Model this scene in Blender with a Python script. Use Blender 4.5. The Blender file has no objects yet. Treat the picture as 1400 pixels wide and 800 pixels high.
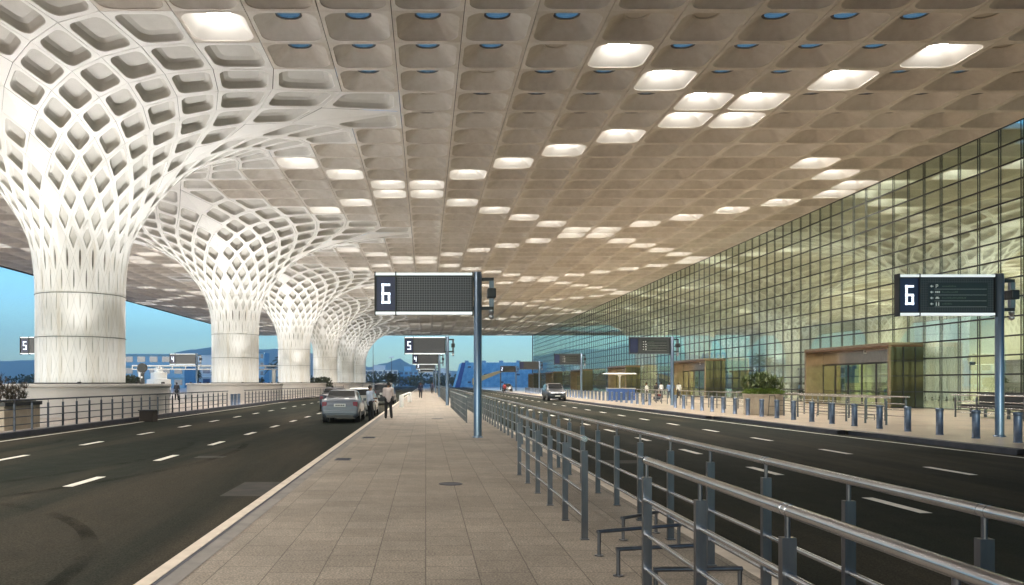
import bpy, bmesh, math, random
from math import pi, sin, cos, radians, atan2, sqrt
from mathutils import Vector, Matrix
random.seed(7)
SC = bpy.context.scene
COL = SC.collection
CAM_H = 1.7
# ------------------------------------------------------------ camera
cd = bpy.data.cameras.new('camera'); cam = bpy.data.objects.new('camera', cd); COL.objects.link(cam)
cam.location = (0, 0, CAM_H); cam.rotation_euler = (pi/2, 0, 0)
cd.sensor_fit = 'HORIZONTAL'; cd.sensor_width = 36; cd.lens = 36*1078/1400
cd.shift_x = 118/1400; cd.shift_y = 123/1400
cd.clip_start = 0.1; cd.clip_end = 20000
SC.camera = cam
# ------------------------------------------------------------ world, sun, exposure
W = bpy.data.worlds.new('World'); SC.world = W; W.use_nodes = True
nt = W.node_tree; bg = nt.nodes['Background']
sky = nt.nodes.new('ShaderNodeTexSky'); sky.sky_type = 'NISHITA'; sky.sun_disc = False
SUN_EL, SUN_ROT = radians(7), radians(200)
sky.sun_elevation = SUN_EL; sky.sun_rotation = SUN_ROT
sky.air_density = 1.2; sky.dust_density = 0.3; sky.ozone_density = 3.0
tint = nt.nodes.new('ShaderNodeMix'); tint.data_type = 'RGBA'; tint.blend_type = 'MULTIPLY'
tint.inputs[0].default_value = 1.0; tint.inputs[7].default_value = (0.82, 1.32, 1.90, 1)
nt.links.new(sky.outputs[0], tint.inputs[6]); nt.links.new(tint.outputs[2], bg.inputs[0])
bg.inputs[1].default_value = 0.15
sd = bpy.data.lights.new('sun', 'SUN'); sun = bpy.data.objects.new('sun', sd); COL.objects.link(sun)
sd.energy = 0.5; sd.angle = radians(8); sd.color = (1, .9, .78)
_d = Vector((sin(SUN_ROT)*cos(SUN_EL), cos(SUN_ROT)*cos(SUN_EL), sin(SUN_EL)))
sun.rotation_euler = _d.to_track_quat('Z', 'Y').to_euler()
vs = SC.view_settings; vs.view_transform = 'Standard'; vs.look = 'None'; vs.gamma = 1.0; vs.exposure = 1.0
SC.render.engine = 'CYCLES'
cy = SC.cycles; cy.max_bounces = 9; cy.diffuse_bounces = 4; cy.glossy_bounces = 4; cy.transmission_bounces = 4
cy.transparent_max_bounces = 16; cy.caustics_reflective = False; cy.caustics_refractive = False
cy.use_denoising = True; cy.sample_clamp_indirect = 6.0; cy.blur_glossy = 0.5
LAMP_L = 24.0        # radiance of the lit ceiling discs
DOWN_W = 1200.0       # downlight power
UP_W = 3300.0        # column uplight power

# ------------------------------------------------------------ helpers
def tag(o, label=None, cat=None, group=None, kind=None):
    if label: o['label'] = label
    if cat: o['category'] = cat
    if group: o['group'] = group
    if kind: o['kind'] = kind
    return o
def empty(name, loc=(0,0,0), rz=0.0):
    o = bpy.data.objects.new(name, None); COL.objects.link(o); o.location = loc; o.rotation_euler = (0,0,rz)
    o.empty_display_size = .3
    return o
class MB:
    def __init__(s): s.v=[]; s.f=[]; s.mi=[]; s.sm=[]
    def add(s, vs, fs, m=0, smooth=False):
        b=len(s.v); s.v += [tuple(p) for p in vs]
        for f in fs: s.f.append([i+b for i in f]); s.mi.append(m); s.sm.append(smooth)
    def box(s, x0,x1,y0,y1,z0,z1, m=0):
        s.add([(x0,y0,z0),(x1,y0,z0),(x1,y1,z0),(x0,y1,z0),(x0,y0,z1),(x1,y0,z1),(x1,y1,z1),(x0,y1,z1)],
              [(0,3,2,1),(4,5,6,7),(0,1,5,4),(1,2,6,5),(2,3,7,6),(3,0,4,7)], m)
    def quad(s, a,b,c,d, m=0): s.add([a,b,c,d],[(0,1,2,3)],m)
    def sheet(s, x0,x1,y0,y1,z, m=0): s.quad((x0,y0,z),(x1,y0,z),(x1,y1,z),(x0,y1,z),m)
    def lathe(s, prof, c=(0,0,0), n=24, m=0, smooth=True, cap=True):
        vs=[]; fs=[]
        for r,z in prof:
            for k in range(n):
                a=2*pi*k/n; vs.append((c[0]+r*cos(a), c[1]+r*sin(a), c[2]+z))
        for i in range(len(prof)-1):
            for k in range(n):
                k2=(k+1)%n; fs.append((i*n+k,i*n+k2,(i+1)*n+k2,(i+1)*n+k))
        s.add(vs,fs,m,smooth)
        if cap:
            s.add(vs[:n],[tuple(range(n))[::-1]],m); s.add(vs[-n:],[tuple(range(n))],m)
    def tube(s, p, q, r, n=10, m=0, r2=None, cap=True):
        p=Vector(p); q=Vector(q); d=(q-p)
        if d.length<1e-6: return
        d.normalize(); u=d.orthogonal().normalized(); w=d.cross(u); r2=r if r2 is None else r2
        vs=[p+(u*cos(2*pi*k/n)+w*sin(2*pi*k/n))*r for k in range(n)]+[q+(u*cos(2*pi*k/n)+w*sin(2*pi*k/n))*r2 for k in range(n)]
        s.add(vs,[(k,(k+1)%n,n+(k+1)%n,n+k) for k in range(n)],m,True)
        if cap: s.add(vs[:n],[tuple(range(n))[::-1]],m); s.add(vs[n:],[tuple(range(n))],m)
    def ball(s, c, r, sc=(1,1,1), n=12, m=0):
        prof=[(max(1e-4,r*sin(pi*i/(n//2+2))),-r*cos(pi*i/(n//2+2))) for i in range(n//2+3)]
        vs=[];fs=[]
        for rr,z in prof:
            for k in range(n): vs.append((c[0]+rr*cos(2*pi*k/n)*sc[0],c[1]+rr*sin(2*pi*k/n)*sc[1],c[2]+z*sc[2]))
        for i in range(len(prof)-1):
            for k in range(n): fs.append((i*n+k,i*n+(k+1)%n,(i+1)*n+(k+1)%n,(i+1)*n+k))
        s.add(vs,fs,m,True)
    def mesh(s, name, mats):
        me=bpy.data.meshes.new(name); me.from_pydata(s.v,[],s.f)
        for mt in (mats if isinstance(mats,(list,tuple)) else [mats]): me.materials.append(mt)
        me.polygons.foreach_set('material_index', s.mi); me.polygons.foreach_set('use_smooth', s.sm)
        me.update(); return me
    def build(s, name, mats, parent=None, loc=None, rz=None):
        o=bpy.data.objects.new(name, s.mesh(name,mats)); COL.objects.link(o)
        if parent: o.parent=parent
        if loc is not None: o.location=loc
        if rz is not None: o.rotation_euler=(0,0,rz)
        return o
def link_mesh(name, me, parent=None, loc=(0,0,0), rz=0):
    o=bpy.data.objects.new(name, me); COL.objects.link(o); o.parent=parent; o.location=loc; o.rotation_euler=(0,0,rz); return o
KIDS={}
def copy_tree(o, parent=None):
    c=o.copy(); COL.objects.link(c); c.parent=parent
    for ch in [x for x in COL.objects if x.parent is o]: copy_tree(ch, c)
    return c
def bevel(o, w=.01, seg=2):
    md=o.modifiers.new('b','BEVEL'); md.width=w; md.segments=seg; md.limit_method='ANGLE'; return o
ORD=['first','second','third','fourth','fifth','sixth','seventh','eighth','ninth','tenth','eleventh','twelfth','thirteenth','fourteenth','fifteenth','sixteenth','seventeenth','eighteenth','nineteenth']
TEN={20:'twent',30:'thirt',40:'fort',50:'fift',60:'sixt',70:'sevent'}
def ordw(n):
    if n<20: return ORD[n-1]
    t=n//10*10; b=TEN[t]
    return b+'ieth' if n==t else b+'y-'+ORD[n-t-1]

# ------------------------------------------------------------ materials
def P(name, col, rough=.5, metal=0.0, emit=None, es=0, spec=.5, coat=0):
    m=bpy.data.materials.new(name); m.use_nodes=True; b=m.node_tree.nodes['Principled BSDF']
    b.inputs['Base Color'].default_value=(*col,1); b.inputs['Roughness'].default_value=rough; b.inputs['Metallic'].default_value=metal
    b.inputs['Specular IOR Level'].default_value=spec; b.inputs['Coat Weight'].default_value=coat
    if emit: b.inputs['Emission Color'].default_value=(*emit,1); b.inputs['Emission Strength'].default_value=es
    return m
def coords(m, kind='Object', sc=(1,1,1), rot=(0,0,0)):
    n=m.node_tree; t=n.nodes.new('ShaderNodeTexCoord'); mp=n.nodes.new('ShaderNodeMapping')
    mp.inputs['Scale'].default_value=sc; mp.inputs['Rotation'].default_value=rot
    n.links.new(t.outputs[kind],mp.inputs[0]); return mp.outputs[0]
def noise(m, vec, scale, detail=4, rough=.55, dist=0):
    n=m.node_tree; x=n.nodes.new('ShaderNodeTexNoise'); x.inputs['Scale'].default_value=scale; x.inputs['Detail'].default_value=detail
    x.inputs['Roughness'].default_value=rough; x.inputs['Distortion'].default_value=dist; n.links.new(vec,x.inputs['Vector']); return x.outputs[0]
def ramp(m, fac, stops):
    n=m.node_tree; r=n.nodes.new('ShaderNodeValToRGB'); n.links.new(fac,r.inputs[0])
    el=r.color_ramp.elements
    while len(el)<len(stops): el.new(.5)
    for e,(p,c) in zip(el,stops): e.position=p; e.color=(*c,1) if len(c)==3 else c
    return r.outputs[0]
def mix(m, fac, a, b, mode='MIX'):
    n=m.node_tree; x=n.nodes.new('ShaderNodeMix'); x.data_type='RGBA'; x.blend_type=mode
    for sock,val in ((x.inputs[0],fac),(x.inputs[6],a),(x.inputs[7],b)):
        if isinstance(val,(int,float)): sock.default_value=val
        elif isinstance(val,tuple): sock.default_value=(*val,1)
        else: n.links.new(val,sock)
    return x.outputs[2]
def setc(m, out, sock='Base Color'): m.node_tree.links.new(out, m.node_tree.nodes['Principled BSDF'].inputs[sock])
def bump(m, h, st=.2, dist=.01):
    n=m.node_tree; b=n.nodes.new('ShaderNodeBump'); b.inputs['Strength'].default_value=st; b.inputs['Distance'].default_value=dist
    n.links.new(h,b.inputs['Height']); n.links.new(b.outputs[0], n.nodes['Principled BSDF'].inputs['Normal'])
def worn(name, a, b, scale=3, rough=.5, metal=0, sc=(1,1,1), bs=0):
    m=P(name,a,rough,metal); v=coords(m,'Object',sc); f=noise(m,v,scale,6,.6)
    setc(m, ramp(m,f,[(.3,a),(.7,b)])); 
    if bs: bump(m, noise(m,v,scale*12,3), bs, .005)
    return m
M={}
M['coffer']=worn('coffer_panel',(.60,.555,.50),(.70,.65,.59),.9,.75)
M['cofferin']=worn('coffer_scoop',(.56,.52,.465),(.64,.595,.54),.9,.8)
M['slit']=P('slit_floor',(.16,.14,.12),.8)
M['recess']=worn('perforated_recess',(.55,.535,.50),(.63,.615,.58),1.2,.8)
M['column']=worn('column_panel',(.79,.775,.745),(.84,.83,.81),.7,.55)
# vertical dirt streaks on the shaft
def panel_tone(m, col_scale=1):
    n=m.node_tree; b=n.nodes['Principled BSDF']; src=b.inputs['Base Color'].links[0].from_socket
    ge=n.nodes.new('ShaderNodeNewGeometry'); sn=n.nodes.new('ShaderNodeVectorMath'); sn.operation='ADD'; sn.inputs[1].default_value=(-1.52+2.87*40,-31.0+2.87*40,0)
    n.links.new(ge.outputs['Position'],sn.inputs[0]); dv=n.nodes.new('ShaderNodeVectorMath'); dv.operation='DIVIDE'; dv.inputs[1].default_value=(2.87,2.87,1e6); n.links.new(sn.outputs[0],dv.inputs[0])
    fl=n.nodes.new('ShaderNodeVectorMath'); fl.operation='FLOOR'; n.links.new(dv.outputs[0],fl.inputs[0])
    wn=n.nodes.new('ShaderNodeTexWhiteNoise'); wn.noise_dimensions='3D'; n.links.new(fl.outputs[0],wn.inputs['Vector'])
    c=ramp(m,wn.outputs['Value'],[(0,(.43,.43,.43)),(1,(.56,.56,.56))])
    o=mix(m,1.0,src,c,'OVERLAY')
    st=noise(m,ge.outputs['Position'],2.3,6,.7); o=mix(m,.45,o,ramp(m,st,[(.3,(.36,.36,.36)),(.6,(.55,.55,.55))]),'OVERLAY'); setc(m,o)
panel_tone(M['coffer']); panel_tone(M['cofferin'])
def shaft_mat():
    m=P('column_shaft_panel',(.8,.785,.76),.5); v=coords(m,'Object',(1.6,1.6,.12)); f=noise(m,v,1.6,5,.6)
    setc(m, ramp(m,f,[(.28,(.66,.61,.53)),(.5,(.81,.80,.775)),(.8,(.86,.85,.835))])); return m
M['shaft']=shaft_mat()
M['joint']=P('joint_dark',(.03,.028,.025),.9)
M['black']=P('black_metal',(.012,.013,.015),.45)
M['steel']=worn('brushed_steel',(.11,.112,.125),(.20,.20,.215),6,.30,.92,(1,1,.2))
M['rail']=worn('polished_rail',(.50,.50,.52),(.62,.61,.62),5,.22,1.0)
M['bollard']=worn('bollard_steel',(.09,.12,.18),(.16,.20,.27),5,.42,.7)
M['pole']=worn('pole_steel',(.13,.18,.25),(.22,.28,.36),2,.32,.8,(1,1,.2))
M['white']=P('white_paint',(.8,.8,.78),.5)
M['kerb']=worn('kerb_stone',(.50,.43,.35),(.66,.58,.48),4,.7)
M['kerbdark']=worn('dark_kerb',(.03,.032,.045),(.06,.06,.075),3,.6)
M['marking']=worn('road_marking',(.55,.52,.46),(.75,.72,.66),9,.6)
M['lamp']=P('lamp_lens',(.9,.9,.9),.4,emit=(1,.975,.93),es=LAMP_L)
M['litscoop']=P('scoop_lit_tone',(.78,.75,.70),.6)  # paler scoop for lit coffers: lamp glow put into the colour
M['lampring']=P('disc_ring',(.05,.05,.05),.5)
M['cover']=worn('disc_cover',(.5,.45,.38),(.56,.5,.43),2,.7)
M['navy']=P('navy_panel',(.012,.016,.07),.35)
M['digit']=P('digit_led',(.8,.85,.9),.5,emit=(.75,.85,1),es=.75)
M['tanstone']=worn('tan_stone',(.30,.25,.19),(.42,.36,.28),2,.6)
M['plinth']=worn('plinth_stone',(.47,.44,.42),(.56,.52,.49),.8,.45)
M['glassdark']=P('dark_glass',(.01,.012,.015),.05,spec=.8)
M['tyre']=P('tyre_rubber',(.015,.015,.016),.8)
M['rim']=P('alloy_rim',(.45,.46,.48),.3,1)
M['red']=P('tail_lamp',(.16,.006,.03),.25)
M['head']=P('head_lamp',(.75,.78,.8),.15)
M['plate']=P('plate_white',(.7,.7,.68),.5)
M['skin']=P('skin_brown',(.23,.12,.07),.6)
M['hair']=P('hair_black',(.01,.009,.008),.7)
M['soil']=P('soil',(.04,.03,.02),.95)
M['brown']=worn('bronze_cladding',(.11,.055,.025),(.19,.10,.045),1.5,.35,.5)
M['brownstone']=worn('brown_panel',(.24,.165,.10),(.38,.28,.18),2,.25,.6)
M['bluebld']=P('blue_netting',(.03,.20,.62),.5)
M['leaf']=worn('leaf_green',(.035,.06,.015),(.10,.13,.03),4,.6)
M['leafbright']=worn('leaf_bright',(.10,.17,.02),(.2,.28,.04),4,.6)
M['leafdark']=worn('leaf_dark',(.018,.03,.014),(.05,.06,.03),4,.6)
M['leafpurple']=worn('leaf_reddish',(.03,.035,.02),(.10,.06,.045),5,.6)
M['bark']=worn('bark',(.05,.04,.03),(.1,.08,.06),6,.9)
def asphalt():
    m=P('asphalt',(.05,.05,.05),.7); v=coords(m,'Object')
    big=noise(m,coords(m,'Object',(1,.12,1)),.35,5,.6,.4); fine=noise(m,v,48,4,.8); mid=noise(m,v,2.2,5,.6)
    c=ramp(m,big,[(.3,(.010,.0135,.0105)),(.5,(.017,.0195,.015)),(.72,(.055,.045,.033))])
    c=mix(m,.5,c,ramp(m,mid,[(.3,(.35,.35,.35)),(.75,(.8,.8,.8))]),'OVERLAY')
    c=mix(m,.75,c,ramp(m,fine,[(.38,(.12,.12,.12)),(.5,(.5,.5,.5)),(.64,(.9,.9,.9))]),'OVERLAY')
    setc(m,c); bump(m,fine,.5,.004)
    n=m.node_tree; df=n.nodes.new('ShaderNodeBsdfDiffuse'); ms=n.nodes.new('ShaderNodeMixShader'); ms.inputs[0].default_value=.22; n.links.new(c,df.inputs[0]); n.links.new(df.outputs[0],ms.inputs[1]); n.links.new(n.nodes['Principled BSDF'].outputs[0],ms.inputs[2]); n.links.new(ms.outputs[0],n.nodes['Material Output'].inputs[0]); setc(m,ramp(m,mid,[(.3,(.55,.55,.55)),(.7,(.75,.75,.75))]),'Roughness'); m.node_tree.nodes['Principled BSDF'].inputs['Specular IOR Level'].default_value=.42; return m
M['asphalt']=asphalt()
def tiles(name, a, b, mortar, w, h, msize, rough=.6, off=.5, fine_s=50):
    m=P(name,a,rough); n=m.node_tree; v=coords(m,'Object',(1,1,1),(0,0,pi/2))
    br=n.nodes.new('ShaderNodeTexBrick'); n.links.new(v,br.inputs['Vector'])
    br.inputs['Scale'].default_value=1; br.inputs['Brick Width'].default_value=w; br.inputs['Row Height'].default_value=h
    br.inputs['Mortar Size'].default_value=msize; br.inputs['Mortar Smooth'].default_value=.1; br.inputs['Bias'].default_value=0
    br.offset=off; br.inputs['Color1'].default_value=(*a,1); br.inputs['Color2'].default_value=(*b,1); br.inputs['Mortar'].default_value=(*mortar,1)
    stain=noise(m,v,.5,6,.65); fine=noise(m,v,fine_s,2,.7); mid=noise(m,v,6,5,.7)
    c=mix(m,.55,br.outputs[0],ramp(m,stain,[(.3,(.22,.22,.22)),(.5,(.5,.5,.5)),(.7,(.72,.70,.68))]),'OVERLAY')
    c=mix(m,.6,c,ramp(m,fine,[(.38,(.15,.15,.15)),(.52,(.5,.5,.5)),(.68,(.85,.85,.85))]),'OVERLAY')
    c=mix(m,.35,c,ramp(m,mid,[(.3,(.3,.3,.3)),(.7,(.7,.7,.7))]),'OVERLAY')
    setc(m,c); 
    inv=ramp(m,br.outputs['Fac'],[(0,(1,1,1)),(1,(0,0,0))]); bump(m,inv,.6,.004); return m, br
M['paving'],_=tiles('sidewalk_paving',(.215,.182,.145),(.26,.223,.18),(.08,.065,.05),.47,.47,.0045,.62,.5)
M['plaza'],_=tiles('plaza_paving',(.40,.32,.25),(.44,.36,.28),(.2,.16,.13),1.2,1.2,.01,.28,0,30)
M['plazaleft'],_=tiles('left_plaza_paving',(.36,.31,.28),(.40,.35,.31),(.2,.17,.15),1.2,1.2,.01,.5,0,30)
M['floor'],_=tiles('interior_floor',(.36,.33,.25),(.38,.35,.27),(.2,.18,.14),1.2,1.2,.01,.2,0,20)
M['ground']=worn('ground_earth',(.10,.095,.085),(.16,.15,.13),.05,.9)
def ledmat(name, base, line, s):
    m=P(name,base,.4); n=m.node_tree; v=coords(m,'Object',(1,1,1),(pi/2,0,0))
    br=n.nodes.new('ShaderNodeTexBrick'); n.links.new(v,br.inputs['Vector']); br.offset=0
    br.inputs['Scale'].default_value=1; br.inputs['Brick Width'].default_value=s; br.inputs['Row Height'].default_value=s
    br.inputs['Mortar Size'].default_value=s*.09; br.inputs['Mortar Smooth'].default_value=.2
    br.inputs['Color1'].default_value=(*base,1); br.inputs['Color2'].default_value=(*base,1); br.inputs['Mortar'].default_value=(*line,1)
    setc(m,br.outputs[0]); return m
M['led']=ledmat('led_matrix',(.025,.027,.036),(.17,.17,.19),.075)
M['leddark']=ledmat('led_screen',(.018,.019,.022),(.07,.07,.075),.075)
def thin_glass(name, tintc, refl, fres):
    m=bpy.data.materials.new(name); m.use_nodes=True; n=m.node_tree; n.nodes.clear()
    out=n.nodes.new('ShaderNodeOutputMaterial'); mx=n.nodes.new('ShaderNodeMixShader'); tr=n.nodes.new('ShaderNodeBsdfTransparent')
    gl=n.nodes.new('ShaderNodeBsdfGlossy'); gl.inputs['Roughness'].default_value=0.0; gl.inputs['Color'].default_value=(.92,.97,.95,1)
    tr.inputs['Color'].default_value=(*tintc,1); lw=n.nodes.new('ShaderNodeFresnel'); ge=n.nodes.new('ShaderNodeNewGeometry'); mi=n.nodes.new('ShaderNodeMath'); mi.operation='MULTIPLY_ADD'; mi.inputs[1].default_value=1/1.45-1.45; mi.inputs[2].default_value=1.45; n.links.new(ge.outputs['Backfacing'],mi.inputs[0]); n.links.new(mi.outputs[0],lw.inputs['IOR'])
    ma=n.nodes.new('ShaderNodeMath'); ma.operation='MULTIPLY_ADD'; ma.inputs[1].default_value=fres; ma.inputs[2].default_value=refl; ma.use_clamp=True
    n.links.new(lw.outputs[0],ma.inputs[0]); n.links.new(ma.outputs[0],mx.inputs[0]); n.links.new(tr.outputs[0],mx.inputs[1]); n.links.new(gl.outputs[0],mx.inputs[2])
    # long slight waviness of the panes
    t=n.nodes.new('ShaderNodeTexCoord'); no=n.nodes.new('ShaderNodeTexNoise'); no.inputs['Scale'].default_value=.5; n.links.new(t.outputs['Object'],no.inputs['Vector'])
    bp=n.nodes.new('ShaderNodeBump'); bp.inputs['Strength'].default_value=.05; bp.inputs['Distance'].default_value=.01; n.links.new(no.outputs[0],bp.inputs['Height'])
    n.links.new(bp.outputs[0],gl.inputs['Normal']); n.links.new(mx.outputs[0],out.inputs[0]); return m
M['facade']=thin_glass('facade_glass',(.865,.92,.83),.18,1.0)
M['skyglass']=thin_glass('skylight_glass',(.30,.23,.17),.02,.4)
M['doorglass']=thin_glass('door_glass',(.75,.82,.6),.1,1.0)
M['greenglass']=worn('green_panel_glass',(.035,.034,.012),(.06,.058,.022),.5,.06)

# ------------------------------------------------------------ grid constants
C=2.87; GX=1.52; GY=31.0; ZC=CAM_H+14.6
XF=GX+11*C          # facade plane 33.09
YEND=GY+74*C
COLX=GX-7*C; COLYS=[42.48+12*C*k for k in range(6)]
ICOLX=COLX+24*C; ICOLYS=COLYS[1:6]

# ------------------------------------------------------------ setting: ground, roads, pavements
def struct(name, mb, mat, **k):
    o=mb.build(name,mat); o['kind']='structure'; return o
g=MB(); g.sheet(-6500,6500,-900,6500,-.35); struct('ground',g,M['ground'])
XL0,XL1=-13.4,-2.45; XR0,XR1=3.05,14.1
g=MB(); g.sheet(XL0-.3,XL1,-40,330,-.12); struct('road_left',g,M['asphalt'])
g=MB()
kx=[(-40,15.6),(12,15.5),(20,15.0),(28,14.6),(40,14.2),(50,14.0),(240,14.0),(330,14.0)]
for (y0,x0),(y1,x1) in zip(kx,kx[1:]): g.quad((XR0,y0,-.15),(x0+.3,y0,-.15),(x1+.3,y1,-.15),(XR0,y1,-.15))
struct('road_right',g,M['asphalt'])
g=MB(); g.box(XL1+.14,XR0-.15,-40,330,-.3,0); struct('sidewalk',g,M['paving'])
g=MB(); g.box(XL1,XL1+.138,-40,330,-.3,.004); struct('kerb_left_road',g,M['kerb'])
g=MB(); g.sheet(XL1+.145,XL1+.185,-40,330,.0035); struct('kerb_groove',g,M['kerbdark'])
g=MB(); g.sheet(XL1+.19,XL1+.36,-40,330,.004); struct('edge_strip',g,worn('edge_concrete',(.16,.15,.14),(.24,.22,.2),3,.8))
g=MB(); g.box(XR0-.148,XR0,-40,330,-.3,.004); struct('kerb_right_road',g,M['kerb'])
g=MB()
for (y0,x0),(y1,x1) in zip(kx,kx[1:]):
    g.quad((x0+.3,y0,0),(XF,y0,0),(XF,y1,0),(x1+.3,y1,0))
struct('plaza',g,M['plaza'])
g=MB()
for (y0,x0),(y1,x1) in zip(kx,kx[1:]):
    g.add([(x0,y0,-.3),(x0,y1,-.3),(x0+.3,y0,-.3),(x0+.3,y1,-.3),(x0,y0,.004),(x0,y1,.004),(x0+.3,y0,.004),(x0+.3,y1,.004)],
          [(0,1,5,4),(4,5,7,6),(2,6,7,3)])
struct('kerb_plaza',g,M['kerbdark'])
g=MB(); g.sheet(XF,110,-40,YEND+2,-.004); struct('interior_floor',g,M['floor'])
# left kerb (follows the road edge, curving in far away) and the plaza beyond
lk=[(-40,-13.55),(56,-13.55),(75,-13.3),(95,-12.3),(120,-12.0),(330,-12.0)]
g=MB(); g2=MB()
for (y0,x0),(y1,x1) in zip(lk,lk[1:]):
    g.add([(x0,y0,-.3),(x0,y1,-.3),(x0-.3,y0,-.3),(x0-.3,y1,-.3),(x0,y0,.06),(x0,y1,.06),(x0-.3,y0,.06),(x0-.3,y1,.06)],
          [(0,4,5,1),(4,6,7,5),(2,3,7,6)])
    g2.quad((-90,y0,.0),(x0-.3,y0,.0),(x1-.3,y1,.0),(-90,y1,.0))
struct('kerb_far_left',g,M['kerbdark']); struct('plaza_left',g2,M['plazaleft'])
# painted markings
g=MB()
for k in range(-3,60):
    y=11.15+4.6*k
    for x in (7.08,10.95): g.sheet(x-.09,x+.09,y,y+1.5,-.146)
for k in range(-3,60):
    y=13.75+4.55*k
    for x in (-6.25,-9.98): g.sheet(x-.09,x+.09,y,y+1.45,-.116)
g.sheet(XL0+.25,XL0+.38,-40,75,-.116)
for (y0,x0),(y1,x1) in zip(kx,kx[1:]): g.quad((x0-.42,y0,-.146),(x0-.30,y0,-.146),(x1-.30,y1,-.146),(x1-.42,y1,-.146))
g.sheet(XR0+.18,XR0+.28,-40,330,-.146)
struct('road_markings',g,M['marking'])
def skid_mat():
    m=bpy.data.materials.new('tyre_mark'); m.use_nodes=True; n=m.node_tree; df=n.nodes.new('ShaderNodeBsdfDiffuse'); df.inputs[0].default_value=(.004,.0042,.004,1); tr=n.nodes.new('ShaderNodeBsdfTransparent'); mx=n.nodes.new('ShaderNodeMixShader'); n.links.new(tr.outputs[0],mx.inputs[1]); n.links.new(df.outputs[0],mx.inputs[2]); n.links.new(mx.outputs[0],n.nodes['Material Output'].inputs[0])
    v=coords(m,'Object'); f=noise(m,v,1.2,6,.7); f2=ramp(m,f,[(.40,(0,0,0)),(.8,(.5,.5,.5))]); n.links.new(f2,mx.inputs[0]); return m
M['skid']=skid_mat(); g=MB()
def arc(cx,cyy,r,a0,a1,w,z):
    N=24; V=[]
    for i in range(N+1):
        a=radians(a0+(a1-a0)*i/N); V+=[(cx+(r-w/2)*cos(a),cyy+(r-w/2)*sin(a),z),(cx+(r+w/2)*cos(a),cyy+(r+w/2)*sin(a),z)]
    g.add(V,[(2*i,2*i+1,2*i+3,2*i+2) for i in range(N)])
zz=-.114
for (cx,cyy,r_,a0,a1,w) in ((-9.2,6.2,4.6,-40,75,.2),(-9.2,6.2,4.1,-40,70,.24),(-9.4,6.5,6.1,-30,60,.18),(-9.4,6.5,3.3,-50,80,.2),(-22,20,17,-50,12,.2),(-22,20,15.4,-50,14,.22),(-20,22,9,-60,20,.2)):
    arc(cx,cyy,r_,a0,a1,w,zz); zz+=.0008
struct('tyre_marks',g,M['skid'])
g=MB(); g.sheet(-3.3,-2.5,12.6,14.4,-.1165); g.sheet(-5.6,-4.9,19,19.5,-.1165); g.sheet(4.1,5.2,18,18.7,-.1465); struct('road_patches',g,worn('concrete_patch',(.018,.018,.015),(.04,.034,.028),3,.95))
for (x,y,w,d,lb) in ((-2.0,17.2,.35,.5,'small dark grating set into the sidewalk by the left kerb, nearer one'),(-1.95,24,.4,.6,'small dark grating set into the sidewalk by the left kerb, farther one')):
    g=MB(); g.box(0,w,0,d,0,.005)
    for q in range(6): g.box(.03,w-.03,.04+q*d/6.3,.06+q*d/6.3,.0052,.01)
    tag(g.build('drain_grating',M['kerbdark'],loc=(x,y,.001)),lb,'grating','gratings in the sidewalk')
# manhole covers and patches in the sidewalk
for (x,y,r) in ((.42,13.2,.2),(.55,37,.28)):
    g=MB(); g.lathe([(r,0),(r,.006),(r*.85,.008),(r*.82,.004)],(0,0,0),20); o=g.build('manhole_cover',M['kerbdark'],loc=(x,y,.001))
    tag(o,'dark round manhole cover flush in the tan sidewalk, '+('the nearer of the two' if y<20 else 'the farther of the two'),'manhole cover','manhole covers in the sidewalk')

# ------------------------------------------------------------ coffer building
def rsq(h, r, n):            # rounded square outline, n points per corner
    pts=[]
    for q in range(4):
        cx=(h-r)*(1 if q in (0,3) else -1); cyy=(h-r)*(1 if q in (0,1) else -1)
        for k in range(n):
            a=q*pi/2+pi/2*k/(n-1); pts.append((cx+r*cos(a), cyy+r*sin(a)))
    return pts
def coffer(mb, cx, cyy, z, state, n=5, depth=.62):
    """one flat-ceiling panel: flange, sloping scoop, round opening. state: 0 lit,1 skylight,2 cover"""
    h=C/2; gx,gy=.016,.007
    op=rsq(h*.885,h*.36,n); N=len(op)
    out=[]
    for (x,y) in op:
        s=h/max(abs(x),abs(y)); out.append((x*s,y*s))
    def fit(p): return (max(-h+gx,min(h-gx,p[0])), max(-h+gy,min(h-gy,p[1])))
    o2=[fit(p) for p in out]
    dr=.56; disc=[(dr*cos(atan2(y,x)),dr*sin(atan2(y,x))) for x,y in op]
    R=[[(p[0],p[1],z+.07) for p in out],[(p[0],p[1],z+.07) for p in o2],[(p[0],p[1],z) for p in o2],
       [(p[0],p[1],z) for p in op],[(p[0]*.985,p[1]*.985,z+.035) for p in op],[(p[0],p[1],z+depth) for p in disc]]
    V=[(cx+p[0],cyy+p[1],p[2]) for r in R for p in r]
    for i in range(5):
        fs=[(i*N+k,(i+1)*N+k,(i+1)*N+(k+1)%N,i*N+(k+1)%N) for k in range(N)]
        mb.add(V[i*N:(i+2)*N],[tuple(j-i*N for j in f) for f in fs], 1 if i==0 else (2 if i==4 else 0), i==4)
def disc(mb, cx, cyy, z, r=.56, n=16, m=0, ring=True):
    z+=.62
    pts=[(cx+r*cos(2*pi*k/n),cyy+r*sin(2*pi*k/n),z+.002) for k in range(n)]
    mb.add(pts,[tuple(range(n))[::-1]],m)
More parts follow.
